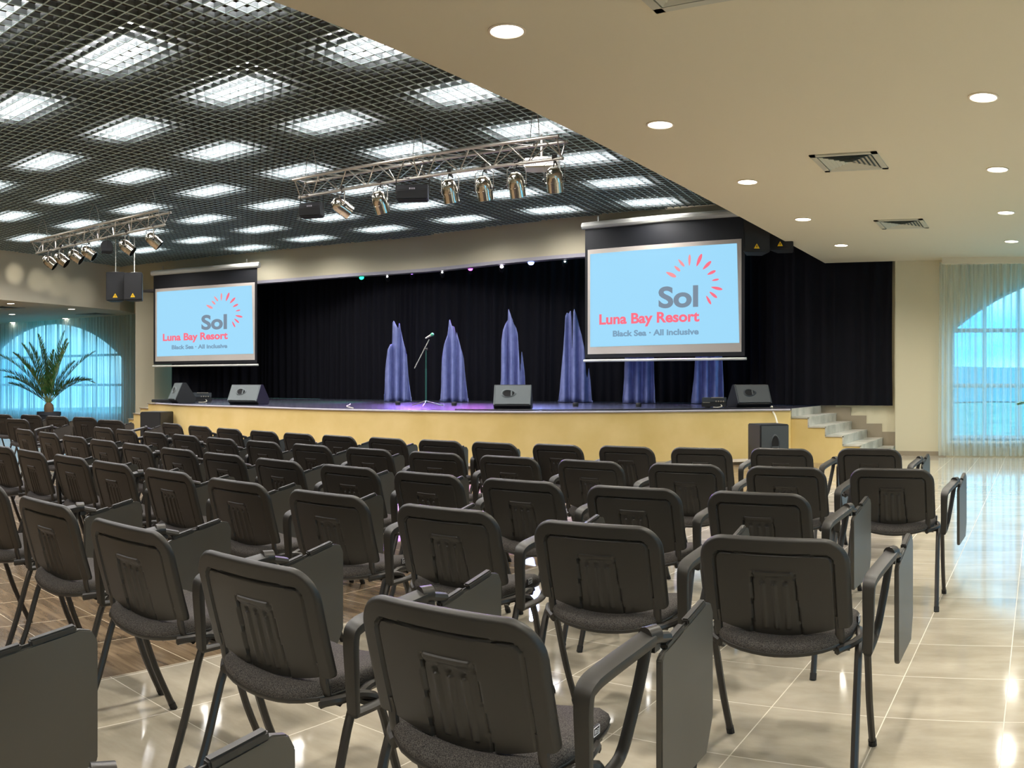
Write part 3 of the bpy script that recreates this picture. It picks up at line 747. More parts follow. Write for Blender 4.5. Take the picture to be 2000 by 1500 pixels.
    # writing tablet folded down outside the armrest
    poly = [(.395, .325), (.395, .650), (.411, .664), (.680, .722), (.712, .716), (.728, .688), (.728, .405), (.680, .318), (.408, .310)]
    XT = lambda y: 0.352 + 0.02 * (y - .395) / .33
    m = MB(); m.extrude([(XT(y), y, z) for y, z in poly], (0.017, 0, 0)); tb = m.build('writing_tablet', TABLET, r, bevel=0.003, bseg=2)
    m = MB(); dr = Vector((0.02, .680 - .411, .722 - .664)).normalized(); sd_ = Vector((1, 0, 0)); up_ = sd_.cross(dr).normalized(); sd_ = dr.cross(up_)
    M = Matrix((sd_, dr, up_)).transposed()
    c0 = Vector((0.368, .550, .700))
    m.box(c0 + dr * 0.065, (0.022, 0.12, 0.018), M=M); m.box(c0 - dr * 0.072, (0.022, 0.11, 0.016), M=M); m.box(c0 - up_ * 0.004, (0.012, 0.25, 0.008), M=M)
    m.build('pen_tray', PLASTIC, tb, bevel=0.004)
    m = MB(); m.tube([(0.338, .362, .712), (0.352, .398, .712)], 0.024, 12); m.tube([(0.350, .382, .706), (0.358, .46, .688)], 0.014, 8); m.box((0.343, .392, .688), (0.03, 0.035, 0.03))
    m.build('hinge', STEEL, tb)
    TZ = 0.036
    m = MB(); m.box((.238, 0.30, .462 + TZ), (0.006, 0.036, 0.022), mi=0)
    for (y_, z_, a, b) in ((.30, .4715, .032, .0016), (.30, .4525, .032, .0016), (.2845, .462, .0016, .02), (.3155, .462, .0016, .02), (.292, .461, .0018, .009), (.298, .461, .0018, .009), (.295, .465, .006, .0018), (.307, .465, .007, .0016), (.307, .461, .007, .0016), (.307, .457, .007, .0016)):
        m.box((.2415, y_, z_ + TZ), (0.001, a, b), mi=1)
    m.build('care_tag', [TAGBLACK, TAGWHITE], r, smooth=False)
    return r
chair0 = make_chair()
CHAIRS = {1: [(-1.291, 6.526, 0.6), (-1.947, 6.373, 0.6), (-2.547, 6.229, 3.6), (-3.151, 6.139, -0.6), (-3.736, 6.047, -2.4), (-4.305, 5.957, -3.0), (-4.849, 5.91, 0.6), (-5.427, 5.848, -3.0), (-6.008, 5.797, -3.0), (-6.551, 5.766, -3.0), (-7.121, 5.783, -3.0), (-7.759, 5.806, -3.0), (-8.422, 5.872, -3.0), (-9.159, 5.97, -3.0)],
 2: [(-0.858, 4.998, 0.6), (-1.49, 4.962, 0.6), (-2.126, 4.937, 3.0), (-2.774, 4.882, -1.8), (-3.399, 4.869, 0.6), (-4.019, 4.837, 2.4), (-4.646, 4.796, 0.0), (-5.259, 4.76, -2.4), (-5.848, 4.736, -2.4), (-6.428, 4.714, -2.4), (-7.019, 4.724, -2.4), (-7.581, 4.726, -3.0), (-8.191, 4.743, -3.0), (-8.745, 4.765, -2.4)],
 3: [(-1.259, 3.747, 0.0), (-1.878, 3.717, 3.0), (-2.509, 3.696, 0.6), (-3.126, 3.683, 0.6), (-3.735, 3.675, 0.6), (-4.364, 3.653, -1.2), (-4.978, 3.663, 0.0), (-5.554, 3.662, 0.0), (-6.171, 3.667, -1.8), (-6.764, 3.68, 0.0), (-7.4, 3.718, 0.6), (-8.079, 3.763, -1.2), (-8.731, 3.786, -0.6)],
 4: [(-0.845, 2.66, 3.0), (-1.504, 2.68, 5.0), (-2.198, 2.696, 4.2), (-2.89, 2.699, 3.6), (-3.548, 2.688, 1.8), (-4.205, 2.696, 1.2), (-4.812, 2.668, 1.2), (-5.36, 2.653, 1.8), (-5.921, 2.61, 0.6), (-6.465, 2.58, 4.8)],
 5: [(-1.215, 1.48, 3.5), (-1.928, 1.505, 4.0), (-2.651, 1.522, 4.2), (-3.355, 1.532, 3.6), (-4.096, 1.54, 5.0)]}
used = [False]
def put_chair(x, y, rz, label, group):
    o = chair0 if not used[0] else copy_tree(chair0)
    used[0] = True
    o.location = (x, y, 0); o.rotation_euler = (0, 0, rz); o['label'] = label; o['group'] = group
    return o
ROWNAME = {1: 'front row facing the stage', 2: 'second row from the stage', 3: 'third row from the stage', 4: 'fourth row from the stage', 5: 'fifth row from the stage'}
for rw, lst in CHAIRS.items():
    for i, (X, Y, deg) in enumerate(lst):
        where = 'aisle-end chair' if i == 0 else ORD[i] + ' chair from the pale aisle'
        put_chair(X, Y, math.radians(deg), 'black %s with folded tablet, %s' % (where, ROWNAME[rw]), 'conference chairs in rows')
for k, (X, Y, rz) in enumerate(((-2.25, 0.28, 0.0), (-1.51, 0.26, 0.0))):
    put_chair(X, Y, rz, 'black rear-row chair, %s' % ('its upright tablet farther from the pale aisle' if k == 0 else 'its seat front and hinged tablet low before the aisle side'), 'conference chairs in rows')
LB = [((137, 186, 814.5), 'closest to the stage steps'), ((84, 131, 812.5), 'directly before the palm pot'), ((34, 80, 810), 'just past the palm pot'), ((-24, 26, 809), 'farthest past the palm pot'), ((5, 54, 818), 'standing one row behind')]
for (a, b, y), w in LB:
    p = at((a + b) / 2, y, 0.82)
    put_chair(p.x, p.y, 0.33, 'black chair of the far block by the palm, ' + w, 'conference chairs in the far block')
p = at(212, 820, 0.82); put_chair(p.x, p.y, 0.33, 'black chair of the far block mostly hidden, before the far steps', 'conference chairs in the far block')

# ---------------------------------------------------------------- ceiling panel lights above the louvres
def panel_light():
    r = thing('ceiling_panel_light', 'x', 'light')
    m = MB(); m.box((0, 0, 0.09), (1.00, 0.54, 0.08)); m.build('housing', VENT, r, smooth=False)
    m = MB(); m.add([(-0.48, -0.25, 0.045), (0.48, -0.25, 0.045), (0.48, 0.25, 0.045), (-0.48, 0.25, 0.045)], [(0, 3, 2, 1)]); m.build('diffuser', PANELGLOW, r, smooth=False)
    return r
pl0 = panel_light(); first = True
pan_d = bpy.data.lights.new('panel_beam', 'SPOT'); pan_d.energy = PANEL_WATTS; pan_d.color = (1.0, 0.97, 0.93); pan_d.spot_size = math.radians(165); pan_d.spot_blend = 0.7; pan_d.shadow_soft_size = 0.2
l = bpy.data.objects.new('panel_beam', pan_d); C.objects.link(l); l.parent = pl0; l.location = (0, 0, -0.16)
lanes = [-5.5 - 2.15 * k for k in range(9)]; ranks = [5.68 + 1.77 * j for j in range(-4, 7)]
for j, v in enumerate(ranks):
    for k, u in enumerate(lanes):
        p = ud * u + vd * v
        # inside the louvred area?
        inside = p.x < XB - 0.7 and p.y > -2.0 and p.y < 16.0
        t = (p.y - BK0.y) / (BK1.y - BK0.y); xb = BK0.x + (BK1.x - BK0.x) * t
        if p.x < xb + 0.8: inside = False
        if p.y > 15.7 - max(0, (-14.5 - p.x)) * 0.36: inside = False
        if not inside: continue
        o = pl0 if first else copy_tree(pl0); first = False
        o.location = (p.x, p.y, ZG + 0.10); o.rotation_euler = (0, 0, -GA)
        o['label'] = 'bright panel above the louvre grid, %s from the plain ceiling, %s rank' % (ORD[k], ORD[len(ranks) - 1 - j] + ' from the stage')
        o['group'] = 'panel lights above the louvre ceiling'

# ---------------------------------------------------------------- recessed downlights
def downlight():
    r = thing('ceiling_downlight', 'x', 'light')
    m = MB(); m.lathe([(0.122, 0.0), (0.124, -0.006), (0.108, -0.009), (0.104, -0.002), (0.104, 0.0)], seg=28); m.build('rim', DOWNRIM, r)
    m = MB(); m.lathe([(0.0, -0.0035), (0.104, -0.004)], seg=28); m.build('lens', DOWNGLOW, r)
    return r
dl0 = downlight(); first = True
lamp_d = bpy.data.lights.new('downlight_beam', 'SPOT'); lamp_d.energy = DOWN_WATTS; lamp_d.color = (1.0, 0.945, 0.84); lamp_d.spot_size = math.radians(150); lamp_d.spot_blend = 0.9; lamp_d.shadow_soft_size = 0.10
l = bpy.data.objects.new('downlight_beam', lamp_d); C.objects.link(l); l.parent = dl0; l.location = (0, 0, -0.03)
DL = []
for k in range(-3, 6):
    DL.append((-3.2, 4.6 + 2.325 * k, 'row beside the louvres', k))
    DL.append((-0.44, 4.56 + 2.325 * k, 'middle row of plain ceiling', k))
    DL.append((2.4, 4.56 + 2.325 * k, 'row by the side windows', k))
for (x, y, w, k) in DL:
    if y > 15.7 or y < -5: continue
    if abs(x + 0.44) < 0.01 and k == 0: pass
    o = dl0 if first else copy_tree(dl0); first = False
    o.location = (x, y, ZS); o['group'] = 'recessed downlights'
    o['label'] = 'round downlight, %s from stage in the %s' % (ORD[4 - k] if 0 <= 4 - k < 17 else 'last', w)
dim_d = lamp_d.copy(); dim_d.energy = 1.5
w_ = [('in the lowered ceiling before the far arched window, next to the bulkhead', (21, 592.7)), ('second from the bulkhead near the far window', (23.5, 613.8)), ('closest to the curtain top at the far window', (24.6, 629.8)), ('next to the bulkhead on the loudspeaker side', (139.7, 603.5)), ('above the arch crown at the far window', (127.5, 621.8))]
for w, (x, y) in w_:
    p = at(x, y, ZS); o = copy_tree(dl0); o.location = p
    for ch in o.children:
        if ch.type == 'LIGHT': ch.data = dim_d
    o['label'] = 'downlight ' + w; o['group'] = 'recessed downlights'
for k in range(4):     # the same rows continue out of the picture over the far aisle
    p = Vector((-21.3 + 0.35 * k * 0.5, 7.0 - 2.4 * k, ZS)); o = copy_tree(dl0); o.location = (p.x - 2.0, p.y, ZS); o['label'] = 'far aisle downlight, %s behind the bulkhead' % ORD[k]; o['group'] = 'recessed downlights'

# ---------------------------------------------------------------- square ceiling vents
def vent(x, y, label, s_=0.68, rz=0.0):
    r = thing('ceiling_vent', label, 'air vent', (x, y, ZS), rz)
    m = MB(); h = s_ / 2
    for sx, sy, wx, wy in ((0, h - .03, s_, .06), (0, -h + .03, s_, .06), (h - .03, 0, .06, s_), (-h + .03, 0, .06, s_)): m.box((sx, sy, -0.006), (wx, wy, 0.014))
    m.build('frame', VENT, r, smooth=False)
    m = MB(); m.box((0, 0, -0.0008), (s_ - 0.1, s_ - 0.1, 0.001)); m.build('backing', VENTBACK, r, smooth=False)
    m = MB()
    for k in range(6):
        q = h - 0.075 - k * 0.045
        a = q; b = q - 0.032
        vs = []; 
        for (e, z) in ((a, -0.016), (b, -0.003)):
            vs += [(-e, -e, z), (e, -e, z), (e, e, z), (-e, e, z)]
        m.add(vs, [(i, (i + 1) % 4, 4 + (i + 1) % 4, 4 + i) for i in range(4)])
    m.build('louvre', VENT, r, smooth=False)
vent(-1.91, 4.48, 'square ceiling vent cut by the top of the frame')
vent(-1.91, 8.69, 'square ceiling vent in the plain ceiling, largest one seen whole')
vent(-1.93, 12.2, 'square ceiling vent closest to the stage curtain')
p = at(8, 601, ZS); vent(p.x, p.y, 'flat ceiling vent among the far aisle downlights', 0.9, 0.3)
p = at(186, 613.5, ZS); vent(p.x, p.y, 'ceiling vent near the end of the far bulkhead', 0.9, 0.3)

# ---------------------------------------------------------------- lighting trusses
def truss(A, B, label):
    d = (B - A); L = d.length; rz = math.atan2(d.y, d.x)
    r = thing('lighting_truss', label, 'lighting truss', (A.x, A.y, A.z), rz)
    ch = {'t1': (-0.145, 0.0), 't2': (0.145, 0.0), 'b': (0.0, -0.25)}
    for k, (y, z) in ch.items():
        m = MB(); m.tube([(0, y, z), (L, y, z)], 0.024, 10); m.build('chord', ALU, r)
    m = MB(); n = int(L / 0.25)
    for i in range(n):
        x0, x1 = L * i / n + 0.02, L * (i + 1) / n
        for (a, b) in (('t1', 'b'), ('t2', 'b'), ('t1', 't2')):
            p, q = (a, b) if i % 2 == 0 else (b, a)
            m.tube([(x0, *ch[p]), (x1, *ch[q])], 0.0085, 5)
    for x in (0.03, L / 2, L - 0.03):
        for a, b in (('t1', 'b'), ('t2', 'b'), ('t1', 't2')): m.tube([(x, *ch[a]), (x, *ch[b])], 0.009, 5)
    m.build('lattice', ALU, r)
    for x in (0.25, L / 2, L - 0.4):
        m = MB(); m.tube([(x, -0.145, 0.0), (x, -0.10, 0.30), (x + 0.02, 0, ZG - A.z + 0.05)], 0.005, 5); m.tube([(x, 0.145, 0.0), (x, 0.10, 0.30), (x + 0.02, 0, ZG - A.z + 0.05)], 0.005, 5)
        m.build('hanging_chain', ALU, r)
    return r, L
TR1 = (ray(584, 13.62, 4.46), ray(1100, 11.25, 4.46)); TR2 = (ray(71, 19.4, 4.45), ray(322, 15.9, 4.45))
truss(*TR1, 'long silver lattice truss hung from the louvres before the near screen')
truss(*TR2, 'silver lattice truss hung above the far chair block')
def par_can(x, y, tr, pitch, yaw, label, group, s_=1.0):
    """px position of the can body; hangs below the truss line tr."""
    A, B = tr; a_ = az(x)
    # point on the truss line on this sight line
    d = (B - A).xy; n = Vector((math.cos(a_), -math.sin(a_)))
    t = -A.xy.dot(n) / d.dot(n); P = A.xy + d * t; D = P.length
    zc = EYE + (Y0 - y) * D / F
    ztop = A.z - 0.25
    r = thing('par_can_spotlight', label, 'stage light', (P.x, P.y, zc), yaw, group)
    M = Matrix.Rotation(pitch, 3, 'X')          # axis from rear (+z) to mouth (-z)
    m = MB(); m.lathe([(0.0, .165), (.05, .16), (.085, .135), (.104, .09), (.112, .04), (.112, -.02), (.118, -.022), (.118, -.034), (.108, -.036), (.108, -.15), (.104, -.15), (.104, -.05)], seg=24, M=M); m.build('can_body', CHROME, r)
    m = MB(); m.lathe([(0.0, -.058), (.103, -.058)], seg=20, M=M); m.build('lens', HOLE, r)
    m = MB(); m.lathe([(0.0, .172), (.045, .170), (.05, .158)], seg=16, M=M); m.build('rear_cap', WHITE, r)
    m = MB(); h = ztop - zc - 0.02
    m.tube([(-.135, 0, -.02), (-.135, 0, h - .05), (-.10, 0, h - .02), (.10, 0, h - .02), (.135, 0, h - .05), (.135, 0, -.02)], 0.009, 6, flat=0.5); m.build('yoke', ALU, r)
    m = MB(); m.tube([(0, 0, h - .03), (0, 0, h + .05)], 0.016, 8); m.tube([(-.03, 0, h + .045), (.03, 0, h + .045)], 0.034, 10); m.build('clamp', STEEL, r)
    m = MB(); q = M @ Vector((0, 0, .17)); m.tube(smooth_curve([q, q + Vector((.02, 0, .07)), Vector((.03, .02, h * .8)), Vector((.0, .03, h + .02))], 4), 0.008, 6); m.build('power_cable', CABLEB, r)
    m = MB(); m.tube([(-.155, 0, 0), (-.135, 0, 0)], .022, 8); m.build('tilt_knob', STEEL, r); m = MB(); m.tube([(.135, 0, 0), (.15, 0, 0)], .02, 8); m.build('tilt_knob', STEEL, r)
    return r
G1, G2 = 'par cans on the near truss', 'par cans on the far truss'
for i, (x, y, pt, yw) in enumerate(((668, 405, 1.0, -0.5), (743, 396, 0.45, 0.05), (879, 374, 0.35, 0.15), (946, 369, 0.35, 0.15), (1009, 362, 0.40, 0.2), (1083, 352, 0.42, 0.35))):
    par_can(x, y, TR1, pt, yw, 'polished par can on the near truss, %s' % ('turned sideways next to the end flood lamp', 'between the two black flood lamps', 'first after the middle flood lamp', 'second after the middle flood lamp', 'third after the middle flood lamp', 'on the end by the projector')[i], G1)
for i, (x, y, pt, yw) in enumerate(((97, 512, .9, -.7), (120, 507, .9, -.8), (148, 501, .95, -.8), (173, 494, .95, -.8), (248, 483, .9, -.8), (300, 470, .85, -.6))):
    par_can(x, y, TR2, pt, yw, 'polished par can on the far truss, %s' % ('at the outer end over the bulkhead', 'second from the outer end', 'third from the outer end', 'just before the black flood lamp', 'just after the black flood lamp', 'at the end nearer the stage')[i], G2)
def flood(x, y, tr, rz, label, w=0.40):
    A, B = tr; a_ = az(x); d = (B - A).xy; n = Vector((math.cos(a_), -math.sin(a_))); t = -A.xy.dot(n) / d.dot(n); P = A.xy + d * t; D = P.length
    zc = EYE + (Y0 - y) * D / F; h = A.z - 0.25 - zc
    r = thing('flood_lamp', label, 'stage light', (P.x, P.y, zc), rz)
    m = MB(); prof = [(-.11, -.10), (-.13, .03), (-.08, .11), (.06, .12), (.11, .05), (.12, -.10)]
    m.extrude([(-w / 2, a, b) for a, b in prof], (w, 0, 0)); m.build('housing', SPK, r, bevel=0.012)
    m = MB(); m.box((0, -0.005, -.104), (w - .03, .2, .006)); m.build('glass_front', HOLE, r, smooth=False)
    m = MB(); m.tube([(-w / 2 - .015, 0, 0), (-w / 2 - .015, 0, h), (w / 2 + .015, 0, h), (w / 2 + .015, 0, 0)], .008, 6); m.build('bracket', STEEL, r)
    m = MB()
    for i in range(4): m.box((-.03 + i * .022, -.128, .045), (.014, .004, .022))
    m.build('maker_mark', TRIMGREY, r, smooth=False)
    m = MB(); m.tube([(0, 0, h - .01), (0, 0, h + .05)], 0.02, 8); m.build('clamp', STEEL, r)
flood(609, 411, TR1, 0.5, 'small black flood lamp at the outer end of the near truss', 0.34)
flood(806, 378, TR1, 0.62, 'wide black flood lamp hung mid way along the near truss', 0.44)
flood(209, 483, TR2, -0.5, 'black flood lamp on the far truss between polished cans', 0.30)

# projector under the louvres behind the near truss
p = ray(1058, 12.6, 0); zc = EYE + (Y0 - 322) * 12.6 / F
r = thing('projector', 'white ceiling projector behind the end of the near truss', 'projector', (p.x, p.y, zc), 0.45)
m = MB(); m.prism([(-.24, -.16), (.24, -.16), (.26, .12), (.15, .18), (-.15, .18), (-.26, .12)], -.07, .07); m.build('body', WHITE, r, bevel=0.02, bseg=3)
m = MB(); m.tube([(.1, .15, 0), (.1, .22, 0)], .05, 14); m.build('lens', HOLE, r)
m = MB(); m.tube([(0, 0, .07), (0, 0, ZG - zc)], .02, 8); m.box((0, 0, .085), (.2, .2, .02)); m.build('ceiling_mount', ALU, r)
m = MB()
for i in range(6): m.box((-.2 + i * .025, -.162, .0), (.012, .004, .07))
m.build('vent_grille', SPKDARK, r, smooth=False)

# ---------------------------------------------------------------- loudspeakers
def hung_speaker(x, D, y_top, y_bot, w, rz, label, group):
    p = ray(x, D); zt_, zb_ = EYE + (Y0 - y_top) * D / F, EYE + (Y0 - y_bot) * D / F; h = zt_ - zb_
    r = thing('hanging_loudspeaker', label, 'loudspeaker', (p.x, p.y, zb_), rz, group)
    m = MB(); m.prism([(-w / 2, 0), (w / 2, 0), (w * .32, w * 1.0), (-w * .32, w * 1.0)], 0, h); m.build('cabinet', SPK, r, bevel=0.012)
    m = MB(); m.box((0, -.006, h / 2), (w - .03, .012, h - .03)); m.build('front_grille', SPK, r, bevel=0.004)
    m = MB(); q = h * .09; z0 = h * .10; m.add([(-q, -.014, z0), (q, -.014, z0), (0, -.014, z0 + q * 1.7)], [(0, 1, 2)]); m.build('warning_triangle', WARN, r, smooth=False)
    m = MB(); m.box((0, -.0155, z0 + q * .75), (.012, .001, q * .7)); m.build('warning_mark', HOLE, r, smooth=False)
    m = MB(); m.tube([(0, w * .35, h - .01), (0, w * .35, ZG + .04 - zb_)], .012, 6); m.box((0, w * .35, h + .01), (.16, .06, .02)); m.build('hanging_pole', WHITE, r)
G3 = 'paired hanging loudspeakers'
hung_speaker(225, 21.6, 531, 587, .46, 0.98, 'black hung loudspeaker with yellow triangle, of the far pair the one over the bulkhead', G3)
hung_speaker(259.5, 21.3, 532, 586, .46, 0.80, 'black hung loudspeaker with yellow triangle, of the far pair the one by the far screen', G3)
hung_speaker(1478, 13.7, 428, 492, .42, 0.42, 'black hung loudspeaker with yellow triangle beside the near projection screen', G3)
hung_speaker(1524, 13.9, 426, 487, .42, 0.10, 'black hung loudspeaker half hidden by the plain ceiling edge', G3)

def handle_ring(r, cx, y, cz, sx, sz, face_m):
    m = MB(); n = 20
    def egg(t, k): return (cx + math.cos(t) * sx * k * (1.0), y, cz + math.sin(t) * sz * k * (1.0 - 0.22 * math.cos(t)))
    vs = [egg(2 * PI * i / n, 1.0) for i in range(n)] + [tuple(Vector(egg(2 * PI * i / n, .8)) + Vector((0, -.012, 0))) for i in range(n)] + [egg(2 * PI * i / n, .7) for i in range(n)]
    m.add(vs, [(i, (i + 1) % n, n + (i + 1) % n, n + i) for i in range(n)] + [(n + i, n + (i + 1) % n, 2 * n + (i + 1) % n, 2 * n + i) for i in range(n)]); a = m
    m2 = MB(); m2.add([tuple(Vector(egg(2 * PI * i / n, .72)) + Vector((0, -.001, 0))) for i in range(n)], [tuple(range(n))])
    m3 = MB(); m3.box((cx + sx * .35, y - .008, cz), (sx * .18, .012, sz * 1.35))
    return a, m2, m3
def monitor(x, y_base, rz, label, w=.62, h=.40, d=.44, grille=SPKGRILLE, S0=S):
    p = at(x, y_base, S0)
    r = thing('floor_monitor', label, 'loudspeaker', (p.x, p.y, S0), rz)
    prof = [(-.02, .0), (-.10, .07), (.06, h), (.15, h), (d - .06, .10), (d - .10, 0.0)]
    m = MB(); m.extrude([(-w / 2, a, b) for a, b in prof], (w, 0, 0)); m.build('cabinet', SPK, r, bevel=0.01)
    a, b = Vector((0, -.10, .07)), Vector((0, .06, h)); dr = (b - a).normalized(); M = Matrix((Vector((1, 0, 0)), Vector((0, dr.z, -dr.y)), dr)).transposed()
    g = bpy.data.objects.new('front_face', None)
    m = MB(); L = (b - a).length; m.box((0, -.006, L / 2), (w - .04, .012, L - .03)); g = m.build('front_grille', grille, r, bevel=0.004)
    g.matrix_basis = Matrix.Translation(a) @ M.to_4x4()
    hr = handle_ring(r, -w * .17 if False else -w * .10, -.013, L * .55, .13, .075, grille)
    for mm, nm, mt in zip(hr, ('handle_rim', 'handle_recess', 'handle_bar'), (grille, HOLE, grille)): mm.build(nm, mt, g)
    for sx in (-1, 1):
        m = MB(); m.tube([(sx * (w / 2 - .01), -.105, .075), (sx * (w / 2 - .01), .055, h - .01)], .012, 6); m.build('edge_trim', grille, r)
    m = MB(); m.box((w * .25, -.015, .035), (.16, .02, .04)); m.build('connector_plate', HOLE, r, smooth=False)
    return r
monitor(1001, 799.6, 0.50, 'grey fronted floor monitor at the middle of the stage edge', .60, .40)
monitor(1470, 795.5, 0.78, 'dark wedge floor monitor near the tiled stage steps', .66, .40, grille=SPKDARK)
monitor(478, 790.3, 0.30, 'grey fronted wedge floor monitor below the far screen corner', .70, .40)
monitor(344, 787, -0.30, 'pale blue fronted wedge monitor at the far end of stage', .55, .44)

def sub(x, D, y_top, w, d, rz, label, grille):
    p = ray(x, D); zt_ = EYE + (Y0 - y_top) * D / F
    r = thing('subwoofer', label, 'loudspeaker', (p.x, p.y, 0), rz)
    m = MB(); m.box((0, d / 2, zt_ / 2 + .005), (w, d, zt_ - .01)); m.build('cabinet', SPK, r, bevel=0.012)
    m = MB(); m.box((0, -.008, zt_ / 2), (w - .03, .016, zt_ - .04)); g = m.build('front_grille', grille, r, bevel=0.004)
    a = MB(); n = 20
    def egg(t, k): return (math.cos(t) * .075 * k * (1 - .2 * math.sin(t)), -.018, zt_ * .62 + math.sin(t) * .13 * k)
    vs = [egg(2 * PI * i / n, 1.0) for i in range(n)] + [tuple(Vector(egg(2 * PI * i / n, .85)) + Vector((0, -.012, 0))) for i in range(n)] + [egg(2 * PI * i / n, .74) for i in range(n)]
    a.add(vs, [(i, (i + 1) % n, n + (i + 1) % n, n + i) for i in range(n)] + [(n + i, n + (i + 1) % n, 2 * n + (i + 1) % n, 2 * n + i) for i in range(n)]); a.build('handle_rim', grille, g)
    a = MB(); a.add([tuple(Vector(egg(2 * PI * i / n, .75)) + Vector((0, -.001, 0))) for i in range(n)], [tuple(range(n))]); a.build('handle_recess', HOLE, g)
    a = MB(); a.box((0, -.024, zt_ * .62 - .06), (.10, .012, .022)); a.build('handle_bar', grille, g)
    return r
sub(1513, 12.9, 829, .46, .5, 0.70, 'dark grey subwoofer standing on the floor before the yellow stage near the steps', SPKDARK)
sub(288, 18.3, 803.5, .60, .46, -1.05, 'black subwoofer standing on the floor before the far steps', SPK)

# amplifier boxes
def amp(x, y_base, w, h, d, rz, label):
    p = at(x, y_base, S); r = thing('amplifier_box', label, 'amplifier', (p.x, p.y, S), rz)
    m = MB(); m.box((0, d / 2, h * .25 + .01), (w, d, h * .44)); m.build('lower_unit', SPK, r, bevel=.006)
    m = MB(); m.box((0, d / 2, h * .76), (w * .98, d, h * .44)); m.build('upper_unit', SPKDARK, r, bevel=.006)
    m = MB(); m.box((w * .15, -.004, h * .98), (w * .5, .02, .015)); m.box((-w * .3, -.006, h * .5), (w * .3, .012, .012)); m.build('front_strip', ALU, r, smooth=False)
    for i in range(4):
        m = MB(); m.tube([(w * (.1 + .1 * i), -.002, h * .62), (w * (.1 + .1 * i), -.022, h * .62)], .014, 10); m.build('knob', ALU, r)
    m = MB(); m.tube(smooth_curve([Vector((w * .3, -.02, h * .3)), Vector((w * .35, -.1, h * .15)), Vector((w * .2, -.14, .012)), Vector((w * .0, -.10, .012))], 5), .008, 6); m.build('patch_cable', CABLE, r)
amp(1394, 796.5, .42, .18, .3, 0.3, 'small black amplifier box with tangled leads on the stage by the dark monitor')
amp(389, 786.5, .50, .22, .3, 0.85, 'stacked black amplifier units on the far end of the stage')
p = at(320, 785.8, S)
m = MB(); m.box((0, 0, .05), (.55, .3, .06)); tag(m.build('equipment_case', SPK, bevel=.01, loc=(p.x, p.y, S - .015), rz=1.0), 'flat black case lying at the far corner of the stage', 'case')

# microphone stand
p = at(832, 793.5, S); D = p.xy.length; k = D / F
r = thing('microphone_stand', 'thin boom microphone stand standing alone on the stage', 'microphone stand', (p.x, p.y, S), 0.70)
zz = lambda y: (793.5 - y) * k
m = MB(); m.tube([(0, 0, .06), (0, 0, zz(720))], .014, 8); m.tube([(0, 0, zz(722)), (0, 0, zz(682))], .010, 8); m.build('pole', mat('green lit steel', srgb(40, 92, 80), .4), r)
for i in range(3):
    t = 0.35 + i * 2 * PI / 3; m = MB(); m.tube([(0, 0, .10), (.17 * math.cos(t), .17 * math.sin(t), .05), (.34 * math.cos(t), .34 * math.sin(t), .012)], .009, 6); m.build('leg', ALU, r)
m = MB(); m.tube([(-22.5 * k, 0, zz(719.5)), (6.5 * k, 0, zz(663))], .009, 6); m.build('boom_arm', ALU, r)
m = MB(); m.tube([(-.03, 0, zz(682)), (.03, 0, zz(682))], .024, 8); m.build('boom_clutch', STEEL, r)
mic = thing('microphone', 'handheld microphone clipped on the boom end of the stand', 'microphone', (p.x, p.y, S), 0.70)
m = MB(); a, b = Vector((-1 * k, 0, zz(661))), Vector((9.5 * k, 0, zz(655))); d_ = (b - a).normalized(); m.tube([a, b], [.013, .022], 10); m.build('body', ALU, mic)
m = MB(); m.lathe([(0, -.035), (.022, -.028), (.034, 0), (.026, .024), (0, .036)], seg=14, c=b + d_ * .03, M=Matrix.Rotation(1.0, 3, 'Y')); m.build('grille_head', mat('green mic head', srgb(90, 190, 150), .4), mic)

# cables
q0 = ray(1509, 14.62); q0 = Vector((q0.x, q0.y - .03, .93))
pts = [q0 + Vector((-.05, .1, -.01)), q0, q0 + Vector((.03, -.06, -.07)), ray(1514, 14.1, .80), ray(1519, 13.5, .69)]
m = MB(); m.tube(smooth_curve(pts, 5), .014, 6); tag(m.build('speaker_cable', CABLE), 'pale cable dropping from the stage edge to the floor subwoofer', 'cable')
pts = [Vector((q.x, q.y, S + .012)) + Vector((0, .10 + .03 * math.sin(i * 1.7), 0)) for i, q in enumerate(FRO[2:30])]
m = MB(); m.tube(pts, .010, 5); tag(m.build('stage_cable', CABLEB), 'dark cable lying along the stage edge between the near monitors', 'cable')
pts = [at(690, 797, S + .01), at(681, 795, S + .01), at(677, 793, S + .02), at(683, 790.5, S + .02), at(684, 788.5, S + .01)]
m = MB(); m.tube(smooth_curve(pts, 4), .008, 5); tag(m.build('stage_cable', CABLE), 'short pale cable end looping on the stage floor beside the microphone stand', 'cable')

